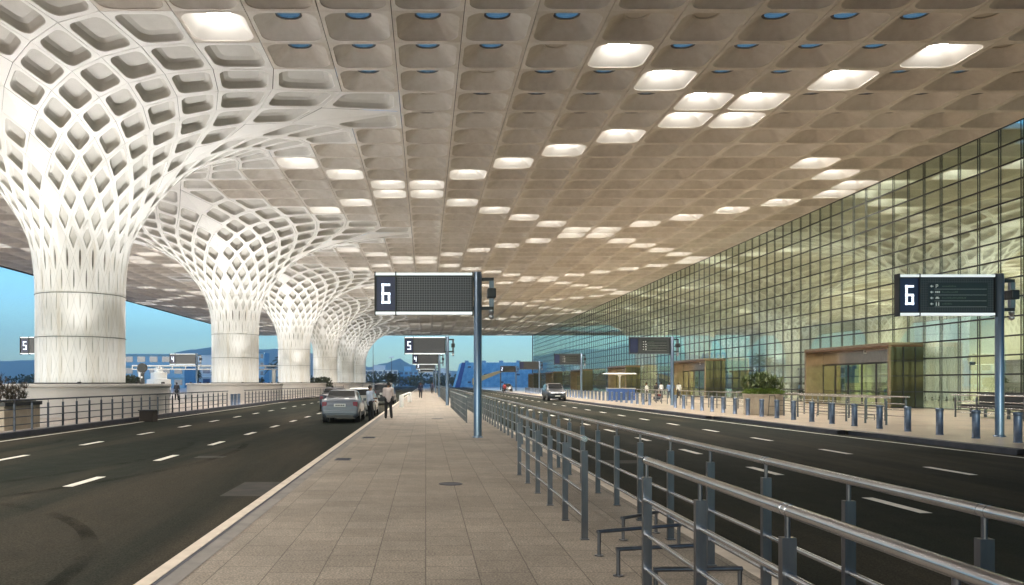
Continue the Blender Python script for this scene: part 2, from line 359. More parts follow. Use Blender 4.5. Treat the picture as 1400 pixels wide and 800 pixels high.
def ringm(mb, cx, cyy, z, r0=.47, r1=.585, n=20, m=0):
    z+=.575
    a=[(cx+r0*cos(2*pi*k/n),cyy+r0*sin(2*pi*k/n),z) for k in range(n)]; b=[(cx+r1*cos(2*pi*k/n),cyy+r1*sin(2*pi*k/n),z) for k in range(n)]
    a2=[(x,y,q+.03) for x,y,q in a]
    mb.add(a+b,[(k,n+k,n+(k+1)%n,(k+1)%n)[::-1] for k in range(n)],m); mb.add(a+a2,[(k,(k+1)%n,n+(k+1)%n,n+k)[::-1] for k in range(n)],m)
def near_col(i,j):
    for X,Ys in ((COLX,[COLYS[0]-12*C]+COLYS),(ICOLX,[COLYS[0]]+ICOLYS)):
        for Y in Ys:
            if Y<15: continue
            a=round((GX+(i+.5)*C-X)/C-.5); b=round((GY+(j+.5)*C-Y)/C-.5)
            a=a if a>=0 else -a-1; b=b if b>=0 else -b-1
            if a+b<6: return True
    return False
SKIP={(6,5),(7,6),(1,0),(0,-1)}
def lit(i,j):
    if (i,j) in SKIP: return False
    if j<1 and i>-4: return False
    return (i-j)%12==1 or (i+j)%12==8
roof=empty('canopy_roof',(0,60,ZC)); tag(roof,'vast cream coffered canopy ceiling with lit and dark square recesses over both roads','roof')
def inroof(o): o.parent=roof; o.location=(0,-60,-ZC); return o
cells=[]
for j in range(-26,74):
    for i in range(-19,11):
        if near_col(i,j): continue
        cells.append((i,j,0))
    if j>=-8:
        for i in range(11,34):
            if not near_col(i,j): cells.append((i,j,1))
def cen(i,j): return GX+(i+.5)*C, GY+(j+.5)*C
def px(x,y,z): return 582+x*1078/y, 523-(z-CAM_H)*1078/y
def vis(i,j,t):
    x,y=cen(i,j)
    if t or y<31: return 0
    u,v=px(x,y,ZC)
    if not(-40<u<1440 and v>-20) : return 0
    if x<-40: return 0
    return 1/y**3
big=set(sorted([c for c in cells if vis(*c)>0], key=lambda c:-vis(*c))[:100])
def blank(i,j): return (i-j)==7 or (i+j)==2 and i<3 or (i,j) in ((3,0),(6,5),(-5,-1)) 
rest=MB(); restlo=MB(); restl=MB(); restlamp=MB(); restsky=MB(); downs=[]
for c in cells:
    i,j,t=c; x,y=cen(i,j); L=lit(i,j)
    if L and ((not t and y<150 and x>-32) or (t and y<190 and x<95)): downs.append((x,y))
    if c in big:
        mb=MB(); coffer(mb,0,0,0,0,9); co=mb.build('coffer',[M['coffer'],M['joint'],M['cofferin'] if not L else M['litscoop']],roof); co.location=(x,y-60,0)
        if L:
            d=MB(); disc(d,0,0,0,n=32); o=d.build('lamp_lens',M['lamp'],co); co['label']='lit coffer'
        else:
            d=MB(); ringm(d,0,0,0,n=32); o=d.build('disc_ring',M['lampring'] if not blank(i,j) else M['cover'],co)
            d=MB(); disc(d,0,0,0,n=32); o=d.build('skylight_pane' if not blank(i,j) else 'disc_cover',M['cover'] if blank(i,j) else M['skyglass'],co)
    else:
        near=(y<75 and not t)
        coffer(restl if L else (rest if near else restlo),x,y,ZC,0,5 if (near or L) else 3)
        if L: disc(restlamp,x,y,ZC,n=12)
        elif near and not blank(i,j) and j>=-4: disc(restsky,x,y,ZC,n=14); ringm(restsky,x,y,ZC,n=14,m=1)
        else: disc(restsky,x,y,ZC,n=8,m=2)
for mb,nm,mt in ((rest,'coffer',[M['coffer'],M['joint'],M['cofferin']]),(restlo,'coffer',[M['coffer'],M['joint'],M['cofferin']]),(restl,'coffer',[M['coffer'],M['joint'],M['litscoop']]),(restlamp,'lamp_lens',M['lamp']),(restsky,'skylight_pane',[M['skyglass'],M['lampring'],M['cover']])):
    o=inroof(mb.build(nm,mt)); o['kind']='stuff'
# fascia round the roof
g=MB(); g.box(GX-19*C-.35,GX-19*C,GY-26*C,YEND,ZC-.12,ZC+1.1); inroof(g.build('fascia',M['joint'])); 
g=MB(); g.box(GX-19*C-.35,XF,YEND,YEND+.35,ZC-.12,ZC+1.1); inroof(g.build('fascia',M['coffer']))
# downlights of the lit coffers
ld=bpy.data.lights.new('downlight','SPOT'); ld.energy=DOWN_W; ld.spot_size=radians(125); ld.spot_blend=.8; ld.shadow_soft_size=.45; ld.color=(1,.91,.79)
ldi=ld.copy(); ldi.energy=DOWN_W*1.45; ldi.color=(1,.97,.84)
for x,y in downs:
    o=bpy.data.objects.new('downlight',ld if x<XF else ldi); COL.objects.link(o); o.parent=roof; o.location=(x,y-60,-.02)

# ------------------------------------------------------------ mushroom columns
R_={7:16,6:14.0,5:12.0,4:10.2,3:8.8,2:7.5,1:6.4,0:5.45,-1:4.7,-2:4.05,-3:3.45,-4:2.90,-5:2.53,-6:2.34,-7:2.27}
Z_={7:14.6,6:14.6,5:14.33,4:13.98,3:13.55,2:13.03,1:12.4,0:11.72,-1:10.95,-2:10.12,-3:9.25,-4:8.35,-5:7.4,-6:6.4,-7:5.3}
K_={6:1,5:.75,4:.5,3:.3,2:.15,1:.07,0:.03}
SMIN=-14
def F(s,T):
    T%=48; q=T//12; w=T%12-6
    if s>=7: a,b=(s-w)/2*C,(s+w)/2*C; x,y,z=a,b,14.6
    else:
        r=R_.get(s,2.25); z=Z_[s] if s in Z_ else 5.3-1.1*(-7-s); k=K_.get(s,0)
        da,db=(6-w)/2*C,(6+w)/2*C; dr=sqrt(da*da+db*db); th=(pi/4+pi/4*w/6)*(1-k)+atan2(db,da)*k
        rr=r*(1+k*(dr/14.0-1)) if s<6 else dr
        x,y=rr*cos(th),rr*sin(th)
    for _ in range(q): x,y=-y,x
    return Vector((x,y,z+CAM_H))
def colcell(mb, Bc,Rc,Tc,Lc, sl, solid, n, mats):
    def S(u,v): return Bc*(1-u)*(1-v)+Rc*u*(1-v)+Tc*u*v+Lc*(1-u)*v
    up=(Tc-Bc); ac=(Rc-Lc); nrm=up.cross(ac); 
    cen_=(Bc+Tc)/2; nrm.normalize()
    if nrm.z>0 if sl>=1 else (nrm.x*cen_.x+nrm.y*cen_.y)<0: nrm=-nrm
    inw=-nrm                                # into the hollow of the column
    g0=.006 if sl>-4 else .004
    if solid: h,asp,dp=.0,1,0
    else:
        h={5:.415,4:.415,3:.415,2:.41,1:.405,0:.40,-1:.395,-2:.39,-3:.38,-4:.35,-5:.33,-6:.30}.get(sl,.18)
        dp={5:.34,4:.40,3:.42,2:.42,1:.40,0:.37,-1:.3,-2:.25,-3:.2,-4:.14,-5:.10,-6:.07}.get(sl,.07)
    if solid or sl<=-7 and False:
        c=[(g0,g0),(1-g0,g0),(1-g0,1-g0),(g0,1-g0)]; c0=[(0,0),(1,0),(1,1),(0,1)]
        mb.add([S(*p) for p in c],[(0,1,2,3)],mats[0])
        mb.add([S(*p)+inw*.03 for p in c]+[S(*p)+inw*.03 for p in c0],[(k,4+k,4+(k+1)%4,(k+1)%4) for k in range(4)],1)
    elif sl>-7:
        r=h*(.42 if sl>-2 else .25)
        op=rsq(h,r,n)
        N=len(op)
        out=[(x*.5/max(abs(x),abs(y)),y*.5/max(abs(x),abs(y))) for x,y in op]
        ga=[(x*(1-2*g0),y*(1-2*g0)) for x,y in out]
        def ring(pts,d,sc=1,sh=0): return [S(.5+p[0]*sc+sh,.5+p[1]*sc+sh)+inw*d for p in pts]
        rings=[ring(out,.04),ring(ga,.04),ring(ga,0),ring(op,0),ring(op,.04,.985),ring(op,dp*.35,.945),ring(op,dp*.75,.85),ring(op,dp,.66)]
        V=[p for rr in rings for p in rr]
        for i in range(7):
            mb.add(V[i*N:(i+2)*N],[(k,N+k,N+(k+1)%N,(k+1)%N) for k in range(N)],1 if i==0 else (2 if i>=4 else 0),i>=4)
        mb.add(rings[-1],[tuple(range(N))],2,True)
    else:
        # slender lens-shaped slit along the vertical diagonal of the cell
        hh={-7:.30,-8:.27}.get(sl,.23); ww={-7:.10,-8:.06}.get(sl,.032)
        lens=[]
        for k in range(8):
            a=2*pi*k/8; t=hh*cos(a); e=ww*sin(a)*abs(sin(a))**.3
            lens.append((t-e, t+e))
        # (u,v) both up = vertical ; u-v = sideways
        N=8; outp=[]
        for (x,y) in lens:
            m_=max(abs(x),abs(y)); outp.append((x*.5/m_,y*.5/m_))
        sgn=[(.5,.5),(0,.5),(-.5,.5),(-.5,0),(-.5,-.5),(0,-.5),(.5,-.5),(.5,0)]
        # order matched to lens angle (top, then one side, bottom, other side)
        sgn=[(.5,.5),(0,.5),(-.5,.5),(-.5,0),(-.5,-.5),(0,-.5),(.5,-.5),(.5,0)]
        ga=[(x*(1-2*g0),y*(1-2*g0)) for x,y in sgn]
        def ring(pts,d,sc=1): return [S(.5+p[0]*sc,.5+p[1]*sc)+inw*d for p in pts]
        lo=[(p[0],p[1]) for p in lens]
        rings=[ring(ga,.0),ring(lo,0),ring(lo,dp,.75)]
        V=[p for rr in rings for p in rr]
        for i in range(2): mb.add(V[i*N:(i+2)*N],[(k,N+k,N+(k+1)%N,(k+1)%N) for k in range(N)],mats[0])
        mb.add(rings[-1],[tuple(range(N))],2)
def column_meshes(n):
    fun=MB(); sh=MB(); seam=MB()
    for sl in range(5,SMIN-1,-1):
        for T in range(48):
            q=T//12; w=T%12-6
            if (w-sl)%2: continue
            if sl==5 and abs(w)==6: continue
            cs=(F(sl,T),F(sl+1,T+1),F(sl+2,T),F(sl+1,T-1))
            solid=(abs(w)==6 and sl>-7)
            if solid: colcell(seam,*cs,sl,True,n,(0,1))
            elif sl>-7: colcell(fun,*cs,sl,False,n,(0,1))
            else: colcell(sh,*cs,sl,False,n,(0,1))
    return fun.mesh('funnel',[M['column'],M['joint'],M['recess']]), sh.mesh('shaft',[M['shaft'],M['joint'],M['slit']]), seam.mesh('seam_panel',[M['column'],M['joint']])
CM=column_meshes(5)
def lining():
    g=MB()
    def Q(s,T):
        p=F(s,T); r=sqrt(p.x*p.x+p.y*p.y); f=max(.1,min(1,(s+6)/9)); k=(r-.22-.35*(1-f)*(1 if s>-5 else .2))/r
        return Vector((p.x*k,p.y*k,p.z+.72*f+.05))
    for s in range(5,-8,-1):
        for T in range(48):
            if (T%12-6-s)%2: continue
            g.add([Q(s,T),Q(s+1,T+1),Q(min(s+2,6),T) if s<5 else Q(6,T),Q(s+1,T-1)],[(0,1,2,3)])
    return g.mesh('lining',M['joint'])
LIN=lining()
def ring_mesh(z):
    g=MB(); g.lathe([(2.2,0),(2.275,0),(2.275,.022),(2.2,.022)],(0,0,z),48,cap=False); return g.mesh('joint_ring',M['joint'])
RM=[ring_mesh(z+CAM_H) for z in (5.7,4.6,2.35)]
g=MB(); g.lathe([(4.62,-.02),(4.62,.04),(4.55,.05),(4.55,1.45),(4.62,1.46),(4.65,1.50),(4.65,1.60),(4.60,1.63),(4.40,1.63),(2.2,1.63)],(0,0,0),72,smooth=False,cap=False); PM=g.mesh('plinth',M['plinth'])
g=MB(); g.lathe([(.10,0),(.10,.09),(.085,.10)],(0,0,0),12); UM=g.mesh('uplight_housing',M['black'])
g=MB(); g.lathe([(2.30,0),(2.30,.05),(2.26,.06)],(0,0,1.632),48,cap=False); BM_=g.mesh('base_trim',M['joint'])
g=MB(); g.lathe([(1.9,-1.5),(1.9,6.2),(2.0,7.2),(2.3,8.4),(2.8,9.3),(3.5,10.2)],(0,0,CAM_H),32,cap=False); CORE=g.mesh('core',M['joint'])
ul=bpy.data.lights.new('uplight','SPOT'); ul.energy=UP_W; ul.spot_size=radians(112); ul.spot_blend=1; ul.shadow_soft_size=.12; ul.color=(1,.985,.95)
ul2=bpy.data.lights.new('uplight_low','SPOT'); ul2.energy=UP_W*.012; ul2.spot_size=radians(120); ul2.spot_blend=1; ul2.shadow_soft_size=.12; ul2.color=(1,.985,.95)
ul3=ul.copy(); ul3.energy=UP_W*.24; ul3.spot_size=radians(62)
def mk_column(x,y,label,group,inner=False,nl=8):
    t=empty('mushroom_column',(x,y,0)); tag(t,label,'column',group)
    for nm,me in zip(('funnel','shaft','seam_panel'),CM): link_mesh(nm,me,t)
    for r in RM: link_mesh('joint_ring',r,t)
    if not inner: link_mesh('plinth',PM,t); link_mesh('base_trim',BM_,t)
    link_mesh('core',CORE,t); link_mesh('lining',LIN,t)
    for k in range(nl):
        a=2*pi*(k+.5)/nl
        if not inner: link_mesh('uplight_housing',UM,t,(4.2*cos(a),4.2*sin(a),1.632))
        o=bpy.data.objects.new('uplight',ul if k%2 else ul3); COL.objects.link(o); o.parent=t; o.location=(4.2*cos(a),4.2*sin(a),1.76)
        d=Vector((.5*cos(a),.5*sin(a),1)) if k%2 else Vector((-.16*cos(a),-.16*sin(a),1))
        d.normalize(); o.rotation_euler=(-d).to_track_quat('Z','Y').to_euler()
        if not inner:
            o=bpy.data.objects.new('uplight',ul2); COL.objects.link(o); o.parent=t; o.location=(4.2*cos(a),4.2*sin(a),1.76)
            d=Vector((-cos(a),-sin(a),.9)); d.normalize(); o.rotation_euler=(-d).to_track_quat('Z','Y').to_euler()
    return t
for k,y in enumerate(COLYS):
    mk_column(COLX,y,['nearest and largest white lattice mushroom column, cut by the left picture edge','second white lattice mushroom column on a round plinth','third white lattice mushroom column along the left road','fourth white lattice mushroom column in the row','fifth white lattice mushroom column in the row','farthest white lattice mushroom column in the row'][k],'lattice mushroom columns beside the left road',nl=8 if k<3 else 4)
for k,y in enumerate(ICOLYS[:4]):
    mk_column(ICOLX,y,ordw(k+1)+' lattice mushroom column seen inside the terminal through the green glass, counted from the right','interior mushroom columns behind the glass',True,nl=4)

# ------------------------------------------------------------ glass facade and portals
PORT=[52.2+34.44*k for k in range(6)]; PX=30.65; PLEN=11.6; PH=4.36
fac=empty('glass_facade',(XF,60,0)); tag(fac,'tall green-tinted glass curtain wall with a dark grid along the right side','glass wall')
def infac(o): o.parent=fac; o.location=(-XF,-60,0); return o
PW=1.722; Y0=43.7-PW*26; NR=15; RH=ZC/NR; NPW=int((YEND-Y0)/PW)
rest=MB(); restm=MB(); npane=0; nm_=0
for k in range(NPW):
    y0=Y0+k*PW; y1=min(y0+PW,YEND)
    for r in range(NR):
        z0=r*RH; z1=z0+RH
        if y0>43 and npane<100:
            g=MB(); g.box(XF-.01,XF+.01,y0,y1,z0,z1); infac(g.build('glass_pane',M['facade'])); npane+=1
        else: rest.box(XF-.01,XF+.01,y0,y1,z0,z1)
    g=MB() if (y0>41 and nm_<100) else restm
    g.box(XF-.045,XF-.015,y0-.11,y0-.07,0,ZC); g.box(XF-.045,XF-.015,y0+.07,y0+.11,0,ZC)
    if g is not restm:
        infac(g.build('mullion',M['black'])); nm_+=1
o=infac(rest.build('glass_pane',M['facade'])); o['kind']='stuff'
o=infac(restm.build('mullion',M['black'])); o['kind']='stuff'
for r in range(0,NR+1):
    g=MB(); z=r*RH; h=.045 if r<NR else .06
    g.box(XF-.085,XF-.047,Y0,YEND,max(z-h,0.0),z+h); infac(g.build('transom',M['black']))
g=MB(); g.box(XF-.2,XF+.12,YEND-.1,YEND+.2,0,ZC+.4); infac(g.build('corner_post',M['black']))
# end wall of the hall and its back wall
g=MB(); g.box(100,100.4,-40,YEND,0,ZC+1); o=g.build('interior_wall',worn('interior_wall_paint',(.46,.46,.33),(.6,.6,.45),.1,.5)); tag(o,'olive back wall of the hall seen through the green glass','wall')
g=MB()
for k in range(9):  # dark olive boxes added to darken the lower part of the glass
    g=MB(); g.box(0,1.2,0,15,0,3.4); g.box(-.3,1.5,-.3,15.3,3.4,3.7,1); o=g.build('added_partition',[P('olive_added_panel',(.05,.065,.02),.3),M['black']],loc=(52,56+k*21,0)); tag(o,'dark olive partition added inside the hall to darken the lower glass, %s from the right'%ordw(k+1),'partition','partitions added inside the hall')

def portal(y0,k):
    t=empty('entrance_portal',(PX,y0,0)); t['_']=0; del t['_']
    tag(t,['bronze framed entrance portal with glass doors, nearest on the right','second bronze entrance portal along the glass wall','third bronze entrance portal along the glass wall, left of the second','fourth bronze entrance portal, behind the board','fifth bronze entrance portal, far along the wall','farthest bronze entrance portal'][k],'entrance','entrance portals in the glass wall')
    D=XF-.14-PX; L=PLEN; xd=1.35
    g=MB(); g.box(0,D,0,L,PH-.16,PH); g.box(0,D,0,L,PH-.3,PH-.162,1); g.build('roof_slab',[M['brownstone'],M['brown']],t)
    g=MB(); g.box(0,D,L-.25,L,0,PH-.3); g.build('side_wall',M['brownstone'],t)
    g=MB(); g.box(.012,D,.03,.10,0,PH-.3)
    g.build('side_glass',M['greenglass'],t)
    g=MB()
    for x in (0.95,1.75): g.box(x,x+.05,-.02,.03,0,PH-.3)
    for z in (0.0,1.05,2.1,3.1): g.box(.14,D,-.025,.028,z,z+.06)
    g.build('side_frame',M['black'],t)
    g=MB(); g.box(0,.14,-.02,.14,0,PH-.3); g.build('jamb',M['brownstone'],t)
    g=MB(); g.box(xd,xd+.15,.14,L-.25,3.15,PH-.3); g.build('lintel_panel',worn('lintel_metal',(.28,.24,.2),(.38,.33,.28),3,.25,.7),t)
    # entrance number
    g=MB(); seg_digit(g,'2',.35,.5,.5); o=g.build('entrance_number',M['white'],t); o.rotation_euler=(0,0,-pi/2); o.location=(xd-.02,L*.45,3.3)
    # doors
    n=6; w=(L-.39)/n
    for i in range(n):
        g=MB(); ya=.14+i*w
        g.box(xd+.02,xd+.09,ya,ya+.07,0,3.15); g.box(xd+.02,xd+.09,ya+w-.07,ya+w,0,3.15); g.box(xd+.02,xd+.09,ya+.07,ya+w-.07,3.02,3.15); g.box(xd+.02,xd+.09,ya+.07,ya+w-.07,0,.12); g.box(xd+.03,xd+.08,ya+.07,ya+w-.07,1.0,1.05)
        d=g.build('door',M['black'],t)
        g=MB(); g.box(xd+.045,xd+.06,ya+.07,ya+w-.07,.12,3.02); g.build('door_pane',M['doorglass'],d)
    return t
SEG={'0':'abcdef','1':'bc','2':'abged','3':'abgcd','4':'fgbc','5':'afgcd','6':'afgedc'}
def seg_digit(g,ch,w,h,z0,t=None,y=0,yt=.01,x0=None):
    """blocky digit in the XZ plane facing -Y"""
    t=t or h*.13; x0=-w/2 if x0 is None else x0; x1=x0+w; zm=z0+h/2
    S={'a':(x0,x1,z0+h-t,z0+h),'g':(x0,x1,zm-t/2,zm+t/2),'d':(x0,x1,z0,z0+t),'f':(x0,x0+t,zm,z0+h),'b':(x1-t,x1,zm,z0+h),'e':(x0,x0+t,z0,zm),'c':(x1-t,x1,z0,zm)}
    px_=t*1.0
    for s in SEG[ch]:
        a,b,c,d=S[s]; nx=max(1,round((b-a)/t)); nz=max(1,round((d-c)/t))
        e=t*.05
        for i in range(nx):
            for k in range(nz):
                g.box(a+(b-a)*i/nx+e,a+(b-a)*(i+1)/nx-e,y-yt,y,c+(d-c)*k/nz+e,c+(d-c)*(k+1)/nz-e)
for k,y in enumerate(PORT): portal(y,k)

# ------------------------------------------------------------ display signs on poles
def sign(x,y,digit,label,group,screen=False,dark=False):
    t=empty('gate_sign',(x,y,0)); tag(t,label,'sign',group)
    zb=3.83; zt=5.07; xl=-3.15; xr=-.16; xd=xl+.62
    g=MB(); g.lathe([(.125,0),(.125,5.1),(.11,5.12)],(0,0,0),20); g.lathe([(.17,0),(.17,.03),(.13,.04)],(0,0,0),20); g.build('pole',M['pole'],t)
    g=MB(); g.box(xl,xr,.0,.16,zb,zt); g.build('display_housing',M['black'],t)
    g=MB(); g.box(xl+.02,xd-.012,-.012,-.002,zb+.10,zt-.10); g.build('number_panel',M['navy'],t)
    g=MB(); g.box(xd+.012,xr-.02,-.012,-.002,zb+.10,zt-.10); s=g.build('led_panel',M['leddark'] if (dark or screen) else M['led'],t)
    g=MB(); 
    for z0,z1 in ((zb-.02,zb+.055),(zt-.055,zt+.02)): g.box(xl-.02,xr+.02,-.05,.18,z0,z1)
    g.build('edge_trim',M['trim'] if not dark else M['steel'],t)
    for xx in (xl-.03,xd-.01,xr):
        g=MB(); g.box(xx-.012,xx+.022,-.06,.19,zb-.05,zt+.05); g.build('frame_upright',M['black'],t)
    g=MB(); g.box(xr,.5,.02,.12,zb+.12,zb+.22); g.box(xr,.5,.02,.12,zt-.22,zt-.12); g.build('bracket',M['black'],t)
    g=MB(); g.box(.36,.5,.0,.14,zb+.22,zt-.22); g.build('equipment_bar',M['steel'],t)
    g=MB(); g.box(.30,.56,-.12,.26,zb+.48,zb+.78); c=g.build('camera_box',M['black'],t); bevel(c,.03)
    g=MB(); g.lathe([(.05,0),(.07,.1),(.085,.11),(.085,.2)],(.43,.07,zb-.09),14); g.ball((.43,.07,zb-.09),.085); g.build('camera_dome',M['rim'],t)
    if digit:
        g=MB(); seg_digit(g,digit,.27,.62,zb+.31,t=.078,y=-.013,x0=(xl+xd)/2-.135); g.build('digit',M['digit'],t)
    if screen:
        g=MB(); g.box(xd+.28,xr-.22,-.018,-.0135,zb+.24,zt-.24); sc=g.build('text_screen',P('screen_black',(.006,.006,.006),.3),t)
        z=zt-.36; A=xd+.36; tm=P('dim_text',(.05,.07,.05),.5,emit=(.3,.45,.3),es=.03)
        for r in range(4):
            zz=zt-.345-r*.185; g=MB(); gl=MB()
            g.add([(A-.03,-.02,zz+.0),(A+.03,-.02,zz+.045),(A+.03,-.02,zz-.045)],[(0,2,1)]); g.box(A+.02,A+.075,-.022,-.019,zz-.012,zz+.012)
            B=A+.15
            if r==0:
                g.box(B,B+.02,-.022,-.019,zz-.055,zz+.055); g.box(B,B+.07,-.022,-.019,zz+.04,zz+.06); g.box(B,B+.07,-.022,-.019,zz-.01,zz+.01); g.box(B+.055,B+.075,-.022,-.019,zz,zz+.05)
            elif r==1:
                for q in range(3): g.box(B-.02+q*.055,B+.02+q*.055,-.022,-.019,zz-.025,zz+.03)
            elif r==2: g.box(B-.01,B+.11,-.022,-.019,zz-.025,zz+.012); g.box(B+.01,B+.085,-.022,-.019,zz+.012,zz+.04)
            else:
                for q in (0,.075): g.box(B+q,B+q+.035,-.022,-.019,zz-.06,zz+.03); g.box(B+q+.006,B+q+.029,-.022,-.019,zz+.036,zz+.062)
            wd=(.42,.5,.72,.3)[r]; xx=B+.2
            while xx<B+.2+wd:
                l=random.uniform(.02,.05); gl.box(xx,xx+l,-.022,-.019,zz-.02,zz+random.choice((.012,.03))); xx+=l+.014
            g.box(A+.11,xr-.26,-.0195,-.0186,zz-.093,zz-.088)
            g.build('pictogram',M['white'],sc); gl.build('text_line',tm,sc)
    return t
M['trim']=P('white_trim_glow',(.8,.85,.85),.4,emit=(.85,.95,1),es=.3)  # white sign rails, no lamps; emission added to brighten them
DG=['6','5','4','3','2']; YS=[24.4+34.3*k for k in range(5)]
for k in range(5):
    sign(1.61,YS[k],DG[k],['largest sign board with a white 6 on the steel pole of the middle sidewalk','middle sidewalk sign board with a white 5 above the far walkway','middle sidewalk sign board with a white 4 below the 5 board','small middle sidewalk sign board with a white 3','smallest middle sidewalk sign board, farthest along the poles'][k],'gate signs down the middle sidewalk')
sign(18.05,24.8,'6','right-hand display board with a white 6 and a lit direction list','gate signs along the right plaza',screen=True)
for k in range(1,4):
    sign(18.35,YS[k],None,'dark display board on a pole by the right bollards, %s beyond the lit one'%ordw(k),'gate signs along the right plaza',screen=(k<3),dark=True)
sign(18.5,YS[4],'2','small distant right-hand board with a white 2','gate signs along the right plaza',dark=True)
sign(-27.0,YS[1],'5','board with a white 5 partly hidden behind the nearest column','gate signs beyond the columns')
sign(-27.0,YS[2],'4','board with a white 4 seen between the first two columns','gate signs beyond the columns')

# ------------------------------------------------------------ railings
def railing(name_label, pts_y, xf, group, z0=0.0, h=1.09, ext=(.25,.25), maxp=100, dark=False, ends=False):
    """railing of posts at the given distances, x from xf(y)"""
    sm=M['steel'] if not dark else M['darksteel']
    t=empty('railing',(xf(pts_y[0]),pts_y[0],z0)); tag(t,name_label,'railing',group)
    ox,oy=xf(pts_y[0]),pts_y[0]
    stuff=MB()
    def post(g,x,y):
        g.box(x-.034,x+.034,y-.022,y+.022,0,h-.13); g.box(x-.045,x+.045,y-.04,y+.04,0,.012)
        g.tube((x,y,h-.13),(x,y,h-.02),.014,8)
    for k,y in enumerate(pts_y):
        g=MB() if k<maxp else stuff
        post(g,xf(y)-ox,y-oy)
        if k<maxp: g.build('post',sm,t)
    if len(pts_y)>maxp: o=stuff.build('post',sm,t); o['kind']='stuff'
    ys=list(pts_y)
    for nm,zz,r,mt in (('handrail',h,.031,M['rail']),('mid_rail',.78,.019,M['rail']),('mid_rail',.51,.019,M['rail']),('mid_rail',.24,.019,M['rail'])):
        if dark: mt=sm
        g=MB(); e0,e1=ext if nm=='handrail' else (0,0)
        yy=[ys[0]-e0]+ys[1:-1:6]+[ys[-1]+e1]
        for a,b in zip(yy,yy[1:]): g.tube((xf(a)-ox,a-oy,zz),(xf(b)-ox,b-oy,zz),r,10,cap=True)
        if nm=='handrail':
            for a in ys[:40:2]: g.tube((xf(a)-ox,a-oy-.03,zz),(xf(a)-ox,a-oy-.022,zz),r+.002,10); g.tube((xf(a)-ox,a-oy+.022,zz),(xf(a)-ox,a-oy+.03,zz),r+.002,10)
        g.build(nm,mt,t)
    return t
M['darksteel']=worn('dark_rail_steel',(.035,.045,.065),(.07,.08,.10),5,.45,.6)
ph=8.54
railing('long steel railing beside the right road, running from the near right corner into the distance',[ph+1.2*k for k in range(-6,118)],lambda y:2.65,'sidewalk railings')
railing('nearest steel railing on the sidewalk, cut by the bottom picture edge',[ph-2.37-1.2*k for k in range(4,-1,-1)],lambda y:1.73,'sidewalk railings',ext=(.3,.0))
railing('short steel railing of six posts standing before the pole of the big 6 sign',[ph+1.19*k for k in range(6)],lambda y:1.72,'sidewalk railings',ext=(0.02,.02))
railing('farther steel railing running on past the 5 sign pole',[33.3+1.2*k for k in range(18)],lambda y:1.72,'sidewalk railings',ext=(.02,.02))
railing('distant steel railing at the far end of the sidewalk',[67+1.2*k for k in range(40)],lambda y:1.72,'sidewalk railings',ext=(.02,.02))
railing('dark railing along the left kerb before the first column plinth',[20.9+1.2*k for k in range(30)],lambda y:-14.03,'left kerb railings',dark=True,z0=0)
import bisect
def lx(y):
    for (y0,x0),(y1,x1) in zip(lk,lk[1:]):
        if y0<=y<=y1: return x0+(x1-x0)*(y-y0)/(y1-y0)-.48
    return -12.5
railing('dark railing along the left kerb past the second column',[61+1.2*k for k in range(50)],lx,'left kerb railings',dark=True,maxp=50)
# low U bars across the gap
def ubar(x0,x1,y0,y1,label):
    t=MB(); h=.235
    L=sqrt((x1-x0)**2+(y1-y0)**2)
    t.tube((0,0,0),(0,0,h),.018,8); t.tube((x1-x0,y1-y0,0),(x1-x0,y1-y0,h),.018,8); t.tube((-.018,0,h),(x1-x0+.018,y1-y0,h),.02,8)
    t.lathe([(.045,0),(.045,.01)],(0,0,0),10); t.lathe([(.045,0),(.045,.01)],(x1-x0,y1-y0,0),10)
    o=t.build('low_barrier',M['steel'],loc=(x0,y0,0.002)); tag(o,label,'barrier','low steel hoops in the railing gap')
ubar(2.13,2.6,8.5,8.9,'shortest low steel hoop, farthest of the four in the railing gap')
ubar(1.70,2.6,7.73,8.1,'long low steel hoop with its left leg farthest left of the four')
ubar(1.69,2.5,6.92,7.1,'low steel hoop just nearer than the longest one')
ubar(1.80,2.47,6.17,6.2,'low steel hoop nearest the bottom picture edge')

# ------------------------------------------------------------ bollards
g=MB(); g.lathe([(.115,0),(.115,.03),(.105,.035),(.105,.76)],(0,0,0),20,cap=False); bs=g.mesh('shaft',M['bollard'])
g=MB(); g.lathe([(.112,.765),(.118,.77),(.118,.84),(.10,.865),(.02,.87)],(0,0,0),20); bc=g.mesh('cap',M['bollard'])
ys=[20.6+1.7*k for k in range(20)]+[59+1.7*k for k in range(44)]
for n_,y in enumerate(ys):
    t=empty('bollard',(16.75,y,0)); tag(t,'blue-grey steel bollard on the right plaza edge, %s from the near end of the row'%ordw(n_+1),'bollard','bollards along the right kerb')
    link_mesh('shaft',bs,t); link_mesh('cap',bc,t)
for q,y in enumerate((57.0,58.0,59.1)):
    t=empty('bollard',(-14.0,y,0)); tag(t,'pale steel bollard in the gap of the left railing, %s of three'%('nearest','middle','farthest')[q],'bollard','bollards in the left railing gap')
    link_mesh('shaft',bs,t); link_mesh('cap',bc,t)
# low white posts with a bar on the sidewalk
t=empty('low_gate',(-1.65,54,0)); tag(t,'low white concrete posts joined by a bar on the sidewalk behind the standing man','barrier')
for (x,y) in ((0,0),(.25,15)):
    g=MB(); g.lathe([(.16,0),(.16,.78),(.13,.84)],(x,y,0),16); g.build('post',M['white'],t)
g=MB(); g.tube((0,0,.80),(.25,15,.80),.07,8); g.build('bar',M['white'],t)

